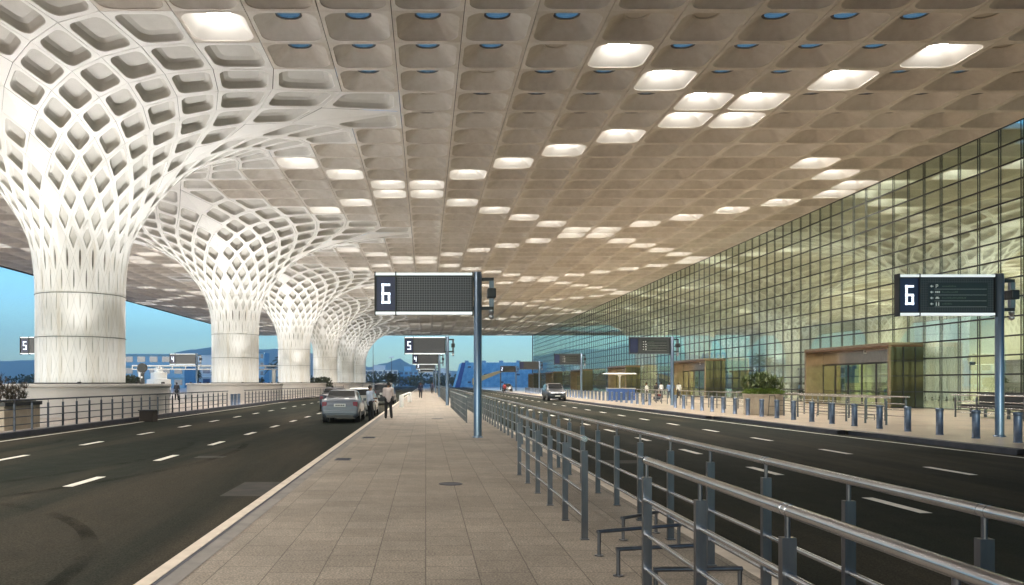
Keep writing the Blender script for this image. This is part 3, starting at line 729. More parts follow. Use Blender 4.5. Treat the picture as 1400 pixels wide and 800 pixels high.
# right plaza queue rails and hoops
def queue_rail(y0,y1,x,label,n=None):
    k=int((y1-y0)/1.5)+1
    railing(label,[y0+1.5*i for i in range(k)],lambda y:x,'queue rails on the right plaza')
queue_rail(31.5,44,18.4,'queue rail right behind the bollards, nearer row')
queue_rail(33.5,52,20.4,'queue rail before the nearest entrance, farther row')
queue_rail(46,60,19.2,'queue rail beyond the round planter')
queue_rail(62,80,19.0,'distant queue rail near the group of people')
queue_rail(33,40,26.2,'rail in front of the black bench at the right picture edge')
for k,(x,y) in enumerate(((19.4,35.5),(19.3,37.5),(19.5,39.3))):
    t=MB(); t.tube((0,0,0),(0,0,.24),.02,8); t.tube((.8,0,0),(.8,0,.24),.02,8); t.tube((0,0,.24),(.8,0,.24),.02,8)
    o=t.build('low_barrier',M['steel'],loc=(x,y,0.002)); tag(o,'low steel hoop between the queue rails, '+('nearest','middle','farthest')[k]+' of three','barrier','low hoops between the queue rails')
t=empty('bench',(27.2,33.5,0)); tag(t,'long black bench by the glass wall at the right picture edge','bench')
g=MB(); g.box(-.4,.6,0,6,.42,.62); bevel(g.build('seat',M['black'],t),.03)
g=MB(); g.box(.5,.62,0,6,.62,1.15); bevel(g.build('backrest',M['black'],t),.03)
for yy in (.3,2.9,5.4):
    g=MB(); g.box(-.3,-.2,yy,yy+.1,0,.42); g.box(.4,.5,yy,yy+.1,0,.42); g.build('leg',M['steel'],t)

# ------------------------------------------------------------ vegetation
def leaves(mb, c, rad, n, ln, wd, up=.3, m=0, rnd=random):
    for _ in range(n):
        while True:
            p=Vector((rnd.uniform(-1,1),rnd.uniform(-1,1),rnd.uniform(-1,1)))
            if p.length<=1: break
        q=Vector((p.x*rad[0],p.y*rad[1],p.z*rad[2]))
        d=(p*1.0+Vector((rnd.gauss(0,.5),rnd.gauss(0,.5),rnd.gauss(up,.45)))); d.normalize()
        s=d.cross(Vector((rnd.gauss(0,1),rnd.gauss(0,1),rnd.gauss(0,1)))).normalized()
        l=ln*rnd.uniform(.6,1.3); w=wd*rnd.uniform(.6,1.2); b=Vector(c)+q
        mid=b+d*l*.5+Vector((0,0,.04*l)); tip=b+d*l-Vector((0,0,.15*l))
        mb.add([b,mid+s*w,tip,mid-s*w],[(0,1,2,3)],m)
def blades(mb, c, n, ln, wd, spread=.9, rnd=random):
    for _ in range(n):
        a=rnd.uniform(0,2*pi); el=rnd.uniform(.2,1.4); d=Vector((cos(a)*cos(el),sin(a)*cos(el),sin(el))); l=ln*rnd.uniform(.6,1.2)
        s=Vector((-sin(a),cos(a),0))*wd; p=Vector(c)+Vector((cos(a)*.06,sin(a)*.06,0)); prev=None; P_=[]
        for k in range(4):
            tt=k/3; q=p+d*l*tt-Vector((0,0,l*.35*tt*tt*cos(el))); P_.append((q+s*(1-tt)**.6,q-s*(1-tt)**.6))
        for k in range(3): mb.add([P_[k][0],P_[k+1][0],P_[k+1][1],P_[k][1]],[(0,1,2,3)])
# round planter on the right plaza
t=empty('round_planter',(17.9,41.8,0)); tag(t,'round tan stone planter behind the bollards','planter')
g=MB(); g.lathe([(.95,0),(.98,.05),(.98,.98),(1.03,1.0),(1.03,1.1),(.93,1.1),(.93,1.0)],(0,0,0),36,smooth=False,cap=False); g.build('bowl',M['tanstone'],t)
g=MB(); g.lathe([(.94,1.02),(.01,1.04)],(0,0,0),24,cap=False); g.build('soil',M['soil'],t)
t=empty('leafy_bush',(17.9,41.8,1.03)); tag(t,'bushy plant with dark spreading leaves above bright green ones in the round planter','plant')
g=MB()
for k in range(14):
    a=random.uniform(0,6.28); r=random.uniform(0,.65); g.tube((.1*cos(a),.1*sin(a),0),(r*cos(a),r*sin(a),random.uniform(.7,1.1)),.02,6,r2=.008)
g.build('stem',M['bark'],t)
g=MB()
for k in range(110):
    a=random.uniform(0,6.28); r=random.uniform(0,1.05); blades(g,(r*cos(a),r*sin(a),random.uniform(.3,1.15)*(1-.25*r)),16,.40,.03)
g.build('foliage',M['leaf'],t)
g=MB(); leaves(g,(0,0,.16),(1.0,1.0,.16),1200,.14,.04,.5); g.build('undergrowth',M['leafbright'],t)
# planter and shrub, left edge
t=empty('planter_box',(-18.4,28.8,0)); tag(t,'tan planter box with dark rim behind the left railing','planter')
g=MB(); g.box(-4,3.7,-1.3,1.25,0,.86); g.build('box_wall',M['tanstone'],t)
g=MB(); g.box(-4.06,3.76,-1.36,1.31,.862,1.0); g.build('rim',M['black'],t)
g=MB(); g.box(-3.9,3.6,-1.2,1.15,1.001,1.02); g.build('soil',M['soil'],t)
t=empty('spiky_shrub',(-15.6,29.3,1.02)); tag(t,'dark spiky-leaved shrub growing in the tan planter box at the left edge','shrub')
g=MB()
for k in range(12):
    g=MB(); x,y=random.uniform(-2,.4),random.uniform(-.6,.6); g.tube((x,y,0),(x+random.uniform(-.2,.2),y,.8),.02,6,r2=.008); g.build('stem',M['bark'],t)
g=MB()
for k in range(150):
    x,y=random.uniform(-2.2,.55),random.uniform(-.9,.9); top=1.2-.9*max(0,(x+.1))/1.0
    blades(g,(x,y,random.uniform(.0,max(.15,top-.35))),12,.36,.02)
g.build('foliage',M['leafpurple'],t)
# low shrubs in the distance on the left
for k,(x,y,s,lab) in enumerate(((-14.6,112,2.2,'dark low shrub beyond the left railing behind the silver car'),(-33,88,2.0,'dark shrub between the first two columns'))):
    t=empty('shrub',(x,y,0)); tag(t,lab,'shrub'); g=MB(); g.tube((0,0,0),(0,0,1.2),.07,6); g.build('trunk',M['bark'],t)
    g=MB(); leaves(g,(0,0,1.6),(s*.6,s*.6,.8),700,.35,.1); leaves(g,(-1.1,.2,1.9),(.8,.8,.4),300,.3,.09); g.build('crown',M['leafdark'],t)
def palm(x,y,h,lab,sc=1):
    t=empty('palm_tree',(x,y,0)); tag(t,lab,'palm tree','palms between the second and third columns')
    rnd=random.Random(int(x*13+y)); g=MB(); bx=rnd.uniform(-.4,.4)
    g.tube((0,0,0),(bx*.5,0,h*.5),.22*sc,8,r2=.17*sc); g.tube((bx*.5,0,h*.5),(bx,0,h),.17*sc,8,r2=.13*sc); g.build('trunk',M['bark'],t)
    g=MB()
    for f in range(22):
        a=rnd.uniform(0,2*pi); el=rnd.uniform(-.3,1.2); L=2.6*sc*rnd.uniform(.8,1.2); prev=Vector((bx,0,h))
        for k in range(1,9):
            tt=k/8; q=Vector((bx,0,h))+Vector((cos(a)*cos(el),sin(a)*cos(el),sin(el)))*L*tt-Vector((0,0,L*.55*tt*tt))
            sd_=Vector((-sin(a),cos(a),0)); lw=.42*sc*sin(pi*min(1,tt*.9+.1))+.03
            for sg in (1,-1): g.add([prev,q,(q+prev)/2+sd_*lw*sg-Vector((0,0,.25*sc))],[(0,1,2)])
            prev=q
    g.build('crown',M['leafdark'],t)
PT=['tallest palm','leaning palm','short palm','slim palm','stout palm']
for k,(x,y,h) in enumerate(((-43.5,235,11.5),(-45.5,240,10),(-48,238,8.5),(-50.5,242,10.5),(-52,239,8))):
    palm(x+2,y+20,h*.86,'%s in the clump seen between the second and third columns'%PT[k],1.2)

# ------------------------------------------------------------ vehicles
def loft(stations):
    g=MB(); rings=[]
    for st in stations:
        y,zb,zs,zt,hb,hs,ht=st
        r=[(hb*.86,zb),(hb,zb+.10),(hs,zb+(zs-zb)*.45),(hs*1.0,zb+(zs-zb)*.8),(hs*.965,zs),(ht,zt-.035 if zt>zs+.05 else zs+.01),(ht*.82,zt if zt>zs+.05 else zs+.02),(ht*.4,zt+.012)]
        rings.append([(x,y,z) for x,z in r]+[(-x,y,z) for x,z in r[::-1]])
    n=len(rings[0]); V=[p for r in rings for p in r]; fs=[]
    for i in range(len(rings)-1):
        for k in range(n): fs.append((i*n+k,(i+1)*n+k,(i+1)*n+(k+1)%n,i*n+(k+1)%n))
    g.add(V,fs,0,True); g.add(rings[0],[tuple(range(n))],0); g.add(rings[-1],[tuple(range(n))[::-1]],0); return g
def car(x,y,z,rz,col,label,kind='sedan',group='cars on the roads'):
    t=empty('parked_car',(x,y,z),rz); tag(t,label,'car',group)
    if kind=='sedan':   # y: rear(-) to front(+)
        W_,L=.84,2.18
        st=[(-2.18,.36,.72,.72,.74,.76,.70),(-2.14,.26,.98,.98,.80,.82,.76),(-2.0,.24,1.06,1.07,.82,.84,.74),(-1.62,.22,1.05,1.10,.83,.845,.68),(-1.05,.2,1.0,1.44,.84,.85,.60),(-.4,.2,.98,1.48,.84,.85,.61),(.25,.2,.96,1.45,.84,.85,.60),(.95,.2,.95,1.02,.84,.85,.66),(1.3,.2,.93,.95,.84,.84,.70),(1.9,.22,.82,.84,.82,.82,.66),(2.12,.26,.7,.7,.78,.77,.6),(2.2,.34,.6,.6,.68,.68,.5)]
        wr=.31; wy=(-1.3,1.3)
        wins=[(-1.05,-.4),(-.34,.22)]; rw=(-1.62,-1.05); fw=(.25,.95)
    elif kind=='hatch':
        W_,L=.84,1.95
        st=[(-1.9,.36,.8,.8,.74,.76,.68),(-1.86,.26,1.0,1.05,.8,.82,.68),(-1.55,.22,1.02,1.46,.83,.84,.6),(-1.0,.2,1.0,1.52,.84,.85,.61),(-.3,.2,.98,1.54,.84,.85,.62),(.3,.2,.96,1.5,.84,.85,.61),(1.0,.2,.95,1.04,.84,.85,.66),(1.4,.22,.9,.93,.83,.83,.66),(1.8,.26,.78,.8,.8,.79,.6),(1.95,.34,.62,.62,.7,.7,.5)]
        wr=.31; wy=(-1.2,1.22); wins=[(-1.0,-.32),(-.26,.28)]; rw=(-1.86,-1.55); fw=(.3,1.0)
    else:
        W_,L=.9,2.3
        st=[(-2.3,.45,.9,.9,.8,.82,.74),(-2.26,.35,1.1,1.15,.86,.88,.74),(-2.0,.3,1.12,1.66,.89,.9,.68),(-1.2,.28,1.1,1.76,.9,.91,.70),(-.3,.28,1.08,1.78,.9,.91,.70),(.4,.28,1.06,1.72,.9,.91,.68),(1.1,.28,1.06,1.16,.9,.91,.74),(1.6,.3,1.02,1.06,.89,.89,.74),(2.15,.33,.95,.97,.86,.86,.7),(2.3,.42,.75,.75,.78,.78,.6)]
        wr=.36; wy=(-1.45,1.45); wins=[(-1.95,-1.2),(-1.14,-.32),(-.26,.38)]; rw=(-2.26,-2.0); fw=(.4,1.1)
    paint=P('car_paint_'+kind,col,.32,.35,coat=.6)
    b=loft(st).build('body',paint,t)
    def at(yy):
        for a,c in zip(st,st[1:]):
            if a[0]<=yy<=c[0]:
                f=(yy-a[0])/(c[0]-a[0]); return [a[i]+(c[i]-a[i])*f for i in range(7)]
    def side(yy,lo,s):
        q=at(yy); f=.12 if lo else .9; z=q[2]+(q[3]-.035-q[2])*f; x=q[5]*.965+(q[6]-q[5]*.965)*f
        return (s*(x+.012),yy,z)
    for s in (1,-1):
        for (a,c) in wins:
            g=MB(); pts=[side(a+.03,1,s),side(c-.03,1,s),side(c-.03,0,s),side(a+.03,0,s)]
            g.add(pts,[(0,1,2,3) if s>0 else (3,2,1,0)]); g.build('side_window',M['glassdark'],t)
    for nm,(a,c),sg in (('rear_window',rw,-1),('windscreen',fw,1)):
        qa,qc=at(a),at(c); lo,hi=(qa,qc) if sg<0 else (qc,qa); yl,yh=(a,c) if sg<0 else (c,a)
        def pt(f,s,e=.0):
            z=lo[3]+(hi[3]-lo[3])*f+.02; x=(lo[6]+(hi[6]-lo[6])*f)*.93; return (s*x,yl+(yh-yl)*f+sg*.02,z+.012)
        g=MB(); g.add([pt(.12,-1),pt(.12,1),pt(.9,1),pt(.9,-1)],[(0,1,2,3) if sg<0 else (3,2,1,0)]); g.build(nm,M['glassdark'],t)
        g=MB()
    for yy in wy:
        for s in (1,-1):
            g=MB(); c=(s*(W_-.10),yy,wr)
            g.tube((s*(W_-.2),yy,wr),(s*(W_+.02),yy,wr),wr,20); w=g.build('wheel',M['tyre'],t)
            g=MB(); g.tube((s*(W_-.02),yy,wr),(s*(W_+.028),yy,wr),wr*.62,16); g.build('rim',M['rim'],w)
            g=MB(); g.tube((s*(W_-.22),yy,wr+.03),(s*(W_+.008),yy,wr+.03),wr+.06,20); g.build('wheel_arch',M['black'],t)
    yb=st[1][0]; zl=st[1][2]; yf=st[-2][0]
    for s in (1,-1):
        g=MB(); g.box(s*.58 if s>0 else -.80,.80 if s>0 else -.58,yb-.035,yb+.08,zl-.27,zl-.03); bevel(g.build('tail_lamp',M['red'],t),.03)
        zf=st[-2][2]; g=MB(); g.box(.42 if s>0 else -.74,.74 if s>0 else -.42,yf-.08,yf+.045,zf-.16,zf-.02); bevel(g.build('headlight',M['head'],t),.04)
        q=at(wins[-1][1]); g=MB(); g.box(s*.86 if s>0 else -1.0,1.0 if s>0 else -.86,q[0]+.05,q[0]+.15,q[2]-.02,q[2]+.11); bevel(g.build('mirror',paint,t),.02)
    g=MB(); g.box(-.26,.26,yb-.05,yb,zl-.25,zl-.12); pl=g.build('number_plate',M['plate'],t)
    g=MB(); xx=-.2
    for w in (.07,.07,.05,.07,.07): g.box(xx,xx+w,yb-.055,yb-.051,zl-.215,zl-.155); xx+=w+.02
    g.build('plate_text',M['black'],pl)
    g=MB(); g.box(-.78,.78,yb-.07,yb+.1,st[1][1]+.12,st[1][1]+.34); bevel(g.build('bumper',paint,t),.05)
    g=MB(); g.box(-.6,.6,yb-.06,yb+.12,st[1][1]-.02,st[1][1]+.10); g.build('bumper_skirt',M['black'],t)
    g=MB(); g.box(-.75,.75,yf-.1,st[-1][0]+.02,st[-1][1]-.04,st[-1][1]+.16); bevel(g.build('bumper',M['black'] if kind=='suv' else paint,t),.05)
    g=MB(); g.box(-.4,.4,yf-.02,st[-1][0]-.0,st[-1][1]+.2,st[-1][2]-.03); g.build('grille',M['black'],t)
    g=MB(); g.box(-.25,.25,st[-1][0]+.02,st[-1][0]+.035,st[-1][1]+.05,st[-1][1]+.15); g.build('number_plate',M['plate'],t)
    g=MB(); g.tube((0,st[5][0],st[5][3]),(0,st[5][0]-.25,st[5][3]+.22),.008,6); g.build('aerial',M['black'],t)
    return t
car(-3.86,37.6,-.12,0,(.12,.14,.175),'silver sedan parked at the kerb, seen from behind','sedan')
car(-3.6,44.6,-.12,0,(.38,.38,.36),'white hatchback parked ahead of the silver sedan','hatch')
car(-5.9,52,-.12,0,(.02,.025,.05),'dark blue car out in the left road ahead of the silver sedan','sedan')
car(-3.45,66,-.12,0,(.03,.03,.035),'black van-like car farthest along the left kerb','suv')
car(13.0,80,-.15,pi,(.05,.055,.065),'dark off-roader with roof load driving toward us on the right road','suv')
car(14.5+1,150,0.0,pi,(.03,.03,.035),'small dark car far off beside the right road','sedan')
car(-25.5,74,0.0,pi*.97,(.02,.02,.025),'dark car facing us between the first two columns','hatch')

# ------------------------------------------------------------ people
def capsules(segs):
    g=MB()
    for a,b,ra,rb in segs:
        g.tube(a,b,ra,10,r2=rb); g.ball(a,ra,n=10); g.ball(b,rb,n=10)
    return g
def remesh(g,name,mat,parent,vox=.016,sm=3):
    o=g.build(name,mat,parent); md=o.modifiers.new('r','REMESH'); md.mode='VOXEL'; md.voxel_size=vox; md.use_smooth_shade=True
    m2=o.modifiers.new('s','SMOOTH'); m2.iterations=sm; m2.factor=.5; return o
def person(x,y,z,rz,label,top,legs,pose='stand',group='people',H=1.7,hat=False):
    t=empty('person',(x,y,z),rz); tag(t,label,'person',group)
    k=H/1.75; st=.10; lean=0
    hipL=Vector((-.09,0,.90))*k; hipR=Vector((.09,0,.90))*k
    if pose=='walk':
        kL,aL,kR,aR=Vector((-.1,.16,.50))*k,Vector((-.1,.10,.09))*k,Vector((.1,-.02,.48))*k,Vector((.1,-.26,.12))*k
    elif pose=='lean':
        kL,aL,kR,aR=Vector((-.12,.06,.49))*k,Vector((-.16,.10,.08))*k,Vector((.1,.1,.5))*k,Vector((-.02,.18,.08))*k
    else:
        kL,aL,kR,aR=Vector((-.11,.02,.49))*k,Vector((-.13,-.02,.08))*k,Vector((.12,.03,.49))*k,Vector((.15,-.02,.08))*k
    ch=Vector((0,.0,1.30))*k; pel=Vector((0,0,.95))*k; neck=Vector((0,.01,1.47))*k; head=Vector((0,.03,1.63))*k
    sL,sR=Vector((-.19,0,1.40))*k,Vector((.19,0,1.40))*k
    if pose=='front':  # hands held in front
        eL,hL,eR,hR=Vector((-.235,.04,1.12))*k,Vector((-.06,.24,1.08))*k,Vector((.235,.04,1.12))*k,Vector((.07,.25,1.10))*k
    elif pose=='lean':
        eL,hL,eR,hR=Vector((-.24,.10,1.13))*k,Vector((.02,.27,1.12))*k,Vector((.27,-.06,1.12))*k,Vector((.24,.16,1.00))*k
    else:
        eL,hL,eR,hR=Vector((-.25,-.03,1.12))*k,Vector((-.26,.05,.86))*k,Vector((.25,-.03,1.12))*k,Vector((.26,.05,.86))*k
    segs=[(pel,ch,.135*k,.15*k),(ch,neck-Vector((0,0,.07)),.14*k,.09*k),(neck-Vector((0,0,.08)),head,.055*k,.05*k),(sL,sR,.075*k,.075*k),
          (hipL,kL,.085*k,.058*k),(kL,aL,.056*k,.038*k),(hipR,kR,.085*k,.058*k),(kR,aR,.056*k,.038*k),
          (sL,eL,.052*k,.04*k),(eL,hL,.038*k,.027*k),(sR,eR,.052*k,.04*k),(eR,hR,.038*k,.027*k)]
    for a in (aL,aR): segs.append((a-Vector((0,.03,.035)),a+Vector((0,.15,-.045)),.042*k,.034*k))
    g=capsules(segs)
    g.ball(head,.098*k,(.80,.98,1.18),14); g.ball(head+Vector((0,.092*k,-.01)),.018*k); g.ball(head+Vector((0,.05*k,-.085*k)),.05*k,(.8,.8,.7))
    for s in (1,-1): g.ball(head+Vector((s*.08*k,-.005,-.005)),.025*k,(.4,.8,1))
    for e,h in ((eL,hL),(eR,hR)):        # hands: palm, fingers and thumb
        d=(h-e).normalized(); sdv=d.cross(Vector((0,1,.3))).normalized(); p=h+d*.05
        g.tube(h,h+d*.085,.03*k,8,r2=.036*k)
        for q,ll in enumerate((.065,.078,.072,.055)):
            b=h+d*.08+sdv*(q-1.5)*.019; m_=b+d*ll*.6; g.tube(b,m_,.0095,6); g.tube(m_,m_+d*ll*.35+Vector((0,.015,-.012)),.0095,6,r2=.007)
        g.tube(h+d*.03+sdv*.03,h+d*.075+sdv*.065,.011,6,r2=.008)
    remesh(g,'body',M['skin'],t,.013,2)
    hr=MB(); hr.ball(head+Vector((0,-.014*k,.03*k)),.103*k,(.84,.98,1.12),14); remesh(hr,'hair',M['hair'],t,.015,1)
    fe=MB()
    for s in (1,-1): fe.ball(head+Vector((s*.033*k,.087*k,.012*k)),.011*k)
    fe.build('eyes',M['black'],t)
    shs=[(pel-Vector((0,0,.04)),ch,.155*k,.17*k),(ch,neck-Vector((0,0,.09)),.16*k,.10*k),(sL,sR,.09*k,.09*k),(sL,eL,.07*k,.06*k),(sR,eR,.07*k,.06*k)]
    if pose!='stand': shs+=[(eL,eL+(hL-eL)*.7,.055*k,.045*k),(eR,eR+(hR-eR)*.7,.055*k,.045*k)]
    remesh(capsules(shs),'shirt',P('shirt',top,.85),t,.018,2)
    tr=[(hipL+Vector((0,0,.02)),hipR+Vector((0,0,.02)),.125*k,.125*k),(hipL,kL,.108*k,.078*k),(kL,aL+Vector((0,0,.0)),.078*k,.066*k),(hipR,kR,.108*k,.078*k),(kR,aR,.078*k,.066*k)]
    remesh(capsules(tr),'trousers',P('trousers',legs,.85),t,.018,2)
    for a in (aL,aR):
        f=MB(); f.tube(a+Vector((0,-.045,-.03)),a+Vector((0,.17,-.042)),.05*k,8,r2=.038*k); f.ball(a+Vector((0,-.045,-.03)),.05*k); f.ball(a+Vector((0,.17,-.042)),.038*k); f.build('shoe',M['hair'],t)
    return t
person(-1.77,37.4,0,.15,'man in pale shirt and black trousers at the kerb, back to us',(.55,.47,.46),(.012,.012,.015),'front',H=1.72)
person(-2.62,36.9,-.12,-1.0,'man in light blue shirt leaning by the silver sedan',(.42,.48,.60),(.015,.018,.022),'lean',H=1.68)
person(-6.5,55,-.12,.3,'person in magenta top half hidden behind the silver sedan',(.45,.10,.32),(.02,.02,.03),'walk',H=1.6)
person(-.55,85,0,pi,'dark clothed person walking toward us far down the sidewalk',(.02,.02,.05),(.02,.02,.03),'walk',H=1.7)
person(25.4,85,0,.5,'person in a white top at the left of the group near the second entrance',(.7,.7,.7),(.02,.02,.02),'stand')
person(26.1,84.5,0,-.6,'person in a blue top, second in the group near the second entrance',(.15,.25,.45),(.02,.03,.06),'stand')
person(26.9,86,0,2.6,'person in a dark blue jacket, third in the group near the second entrance',(.06,.09,.2),(.02,.02,.05),'stand')
person(27.3,85,0,.2,'person in a white shirt at the right of the group near the second entrance',(.75,.75,.75),(.02,.02,.02),'walk')
person(19.9,71,0,1.3,'person in a white shirt by the queue rail under the dark board',(.75,.74,.7),(.02,.02,.02),'stand')
person(20.9,71.5,0,-1.2,'person in black by the queue rail under the dark board',(.03,.03,.03),(.02,.02,.02),'stand')
person(13.2,132,-.15,.0,'distant person in a red top on the right road',(.4,.05,.06),(.05,.03,.04),'walk')
person(-19.0-5,76,0,.4,'person with a white cap standing behind the gap between the first two plinths',(.05,.05,.06),(.02,.02,.02),'stand')
person(1.0,120,0,pi,'distant person in dark clothes near the far sign poles',(.05,.05,.1),(.02,.02,.03),'walk')

for (x,y,lb) in ((20.4,69.6,'steel baggage trolley with a dark case beside the man in the white shirt'),(24.6,83.5,'baggage trolley with stacked cases left of the group of four')):
    t=empty('baggage_trolley',(x,y,0)); tag(t,lb,'trolley','baggage trolleys')
    g=MB(); g.box(-.28,.28,-.45,.4,.18,.22); g.build('deck',M['steel'],t)
    g=MB()
    for q in (-.26,.26): g.tube((q,-.45,.2),(q,-.55,1.0),.018,6)
    g.tube((-.26,-.55,1.0),(.26,-.55,1.0),.022,6); g.build('handle',M['rail'],t)
    for q in ((-.22,-.4),(.22,-.4),(0,.32)):
        g=MB(); g.tube((q[0]-.03,q[1],.09),(q[0]+.03,q[1],.09),.085,12); g.build('wheel',M['tyre'],t)
    c=MB(); c.box(-.24,.24,-.36,.28,.0,.26); c=c.build('suitcase',P('case_cloth',(.03,.04,.07) if x<22 else (.16,.03,.03),.7),loc=(x,y,.222)); bevel(c,.03); tag(c,'dark suitcase lying on the trolley near the queue rail' if x<22 else 'dull red suitcase lying on the trolley by the group of four','suitcase')
# ------------------------------------------------------------ kiosk, small objects
t=empty('kiosk',(18.7,76,0)); tag(t,'kiosk with a blue counter under a flat white disc canopy','kiosk')
g=MB(); g.lathe([(.07,0),(.07,2.2),(.16,2.4),(1.6,2.5),(1.62,2.54),(1.5,2.59),(.1,2.62)],(0,0,0),28); g.build('canopy',M['white'],t)
g=MB(); g.box(-1.3,1.3,-.7,-.1,0,1.12); g.build('counter',P('blue_counter',(.06,.14,.42),.4),t)
g=MB(); g.box(-1.36,1.36,-.76,-.04,1.122,1.17); g.build('counter_top',M['white'],t)
t=empty('stand',(17.5,39.8,0)); tag(t,'small black easel stand behind the bollards beside the round planter','sign stand')
g=MB()
for x in (-.22,.22): g.tube((x,0,0),(x*.6,.02,1.05),.015,6)
g.tube((-.35,0,.012),(.35,0,.012),.015,6); g.tube((-.2,0,.5),(.2,0,.5),.012,6); g.tube((-.14,0,1.04),(.14,0,1.04),.015,6); g.build('frame',M['black'],t)
t=empty('equipment_box',(-12.95,36.9,-.12)); tag(t,'low dark brown box on the road at the left kerb before the first plinth','box')
g=MB(); g.box(-.34,.30,-.35,.35,0,.50); bevel(g.build('case',P('box_brown',(.035,.022,.015),.7),t),.02)
g=MB(); g.box(-.38,.34,-.39,.39,.50,.54); g.build('lid',M['black'],t)
t=empty('traffic_signal',(-27.3,76,0)); tag(t,'traffic signal with a round black head and striped post right of the first column','traffic signal')
g=MB(); g.lathe([(.16,0),(.16,1.0)],(0,0,0),12); g.build('post',M['white'],t)
g=MB(); g.lathe([(.17,1.0),(.17,1.3)],(0,0,0),12); g.lathe([(.17,.35),(.17,.6)],(0,0,0),12); g.box(-.13,.13,-.13,.13,1.3,2.6); g.build('band',M['black'],t)
g=MB(); g.tube((0,-.2,3.1),(0,.1,3.1),.46,20); g.build('head',M['black'],t)
for z in (1.6,2.2):
    g=MB(); g.tube((0,-.16,z),(0,-.13,z),.1,12); g.build('lens',M['white'],t)
t=empty('white_dome',(-44,130,0)); tag(t,'small stepped white structure on the far side between the first two columns','monument')
g=MB(); g.lathe([(1.9,0),(1.9,2.2),(1.3,2.3),(1.3,3.3),(.7,3.4),(.7,4.1),(.2,4.3)],(0,0,0),20,smooth=False); g.build('body',M['white'],t)
# overhead gantry on the left
t=empty('gantry',(-40,118,0)); tag(t,'steel gantry over the far road between the first two columns','gantry')
for x in (-3,9.5,17): 
    g=MB(); g.box(x,x+.5,0,.5,0,3.6); g.build('pillar',M['bg1'] if 'bg1' in M else M['steel'],t)
g=MB(); g.box(-4,18,0,.3,3.6,3.75); g.box(-4,18,0,.3,4.1,4.3)
for k in range(12): g.box(-4+k*1.99,-3.85+k*1.99,.05,.25,3.75,4.1)
g.build('beam',M['steel'],t)
def lamp_post(x,y,h,lab):
    t=empty('street_lamp',(x,y,0)); tag(t,lab,'street lamp','street lamps beyond the canopy')
    g=MB(); g.tube((0,0,0),(0,0,h),.08,8,r2=.05); g.build('pole',M['steel'],t)
    g=MB(); g.ball((0,0,h+.12),.32,(1,1,.45)); g.build('lantern',M['white'],t)
lamp_post(-27,60,3.4,'white lantern on a post between the second column and the 4 board')
lamp_post(-50,110,4.6,'white lantern beside the 5 board left of the first column')
lamp_post(-54,128,3.8,'smaller white lantern left of the first column')
for k,(x,y,h) in enumerate(((-22,330,19),(-13,300,11))):
    t=empty('light_mast',(x,y,0)); tag(t,['tall thin mast before the pale buildings','shorter mast right of the tall one before the pale buildings'][k],'mast')
    g=MB(); g.tube((0,0,0),(0,0,h),.22,8,r2=.1); g.build('pole',M['steel'],t); g=MB(); g.box(-.9,.9,-.2,.2,h,h+.5); g.build('lamp_head',M['white'],t)

# ------------------------------------------------------------ buildings beyond
M['bg_pale']=worn('pale_render',(.45,.47,.48),(.55,.56,.56),.1,.8)
M['bg_blue']=worn('blue_cladding',(.11,.27,.42),(.18,.37,.5),.1,.6)
M['bg_win']=P('far_window',(.05,.09,.16),.2)
def building(x0,x1,y,dp,h,floors,bays,lab,mat='bg_pale',roof_bits=True,ph_=1.0):
    t=empty('building',((x0+x1)/2,y,-.3)); tag(t,lab,'building','buildings beyond the canopy'); w=x1-x0
    g=MB(); g.box(-w/2,w/2,0,dp,0,h); g.build('wall',M[mat],t)
    fh=h/floors; bw=w/bays
    for f in range(floors):
        for b in range(bays):
            g=MB(); g.box(-w/2+b*bw+bw*.18,-w/2+(b+1)*bw-bw*.18,-.08,.0-.002,f*fh+fh*.3,f*fh+fh*.78); g.build('window',M['bg_win'],t)
    for f in range(1,floors+1):
        g=MB(); g.box(-w/2-.3,w/2+.3,-.5,-.09,f*fh-.25,f*fh); g.build('floor_band',M['white'] if mat=='bg_pale' else M[mat],t)
    if roof_bits:
        g=MB(); g.box(-w/4,w/8,dp*.3,dp*.7,h,h+fh*ph_); g.build('roof_house',M[mat],t)
    return t
building(-38,-17,480,20,9.5,3,7,'pale three-storey block with floor bands left of the far signs')
building(-17.5,-5,520,20,9.5,3,4,'bluish block right of the pale three-storey one','bg_blue')
building(-5,10,560,16,11,4,6,'white apartment block with many windows behind the far sign boards',ph_=.6)
building(9,20,620,16,10,3,4,'low pale block between the signs and the blue building')
building(-128,-92,270,22,9.5,2,8,'long bluish low building at the far left edge','bg_blue',False)
building(-98,-78,255,12,11.2,3,5,'dark blue building right of the first column','bg_blue',False)
building(-200,-152,420,22,13,3,8,'pale building beyond the far left edge')
building(-112,-76,330,14,9,2,8,'pale low building behind the gantry')
building(-96,-86,420,14,18,4,4,'blue tower block left of the second column','bg_blue',False)
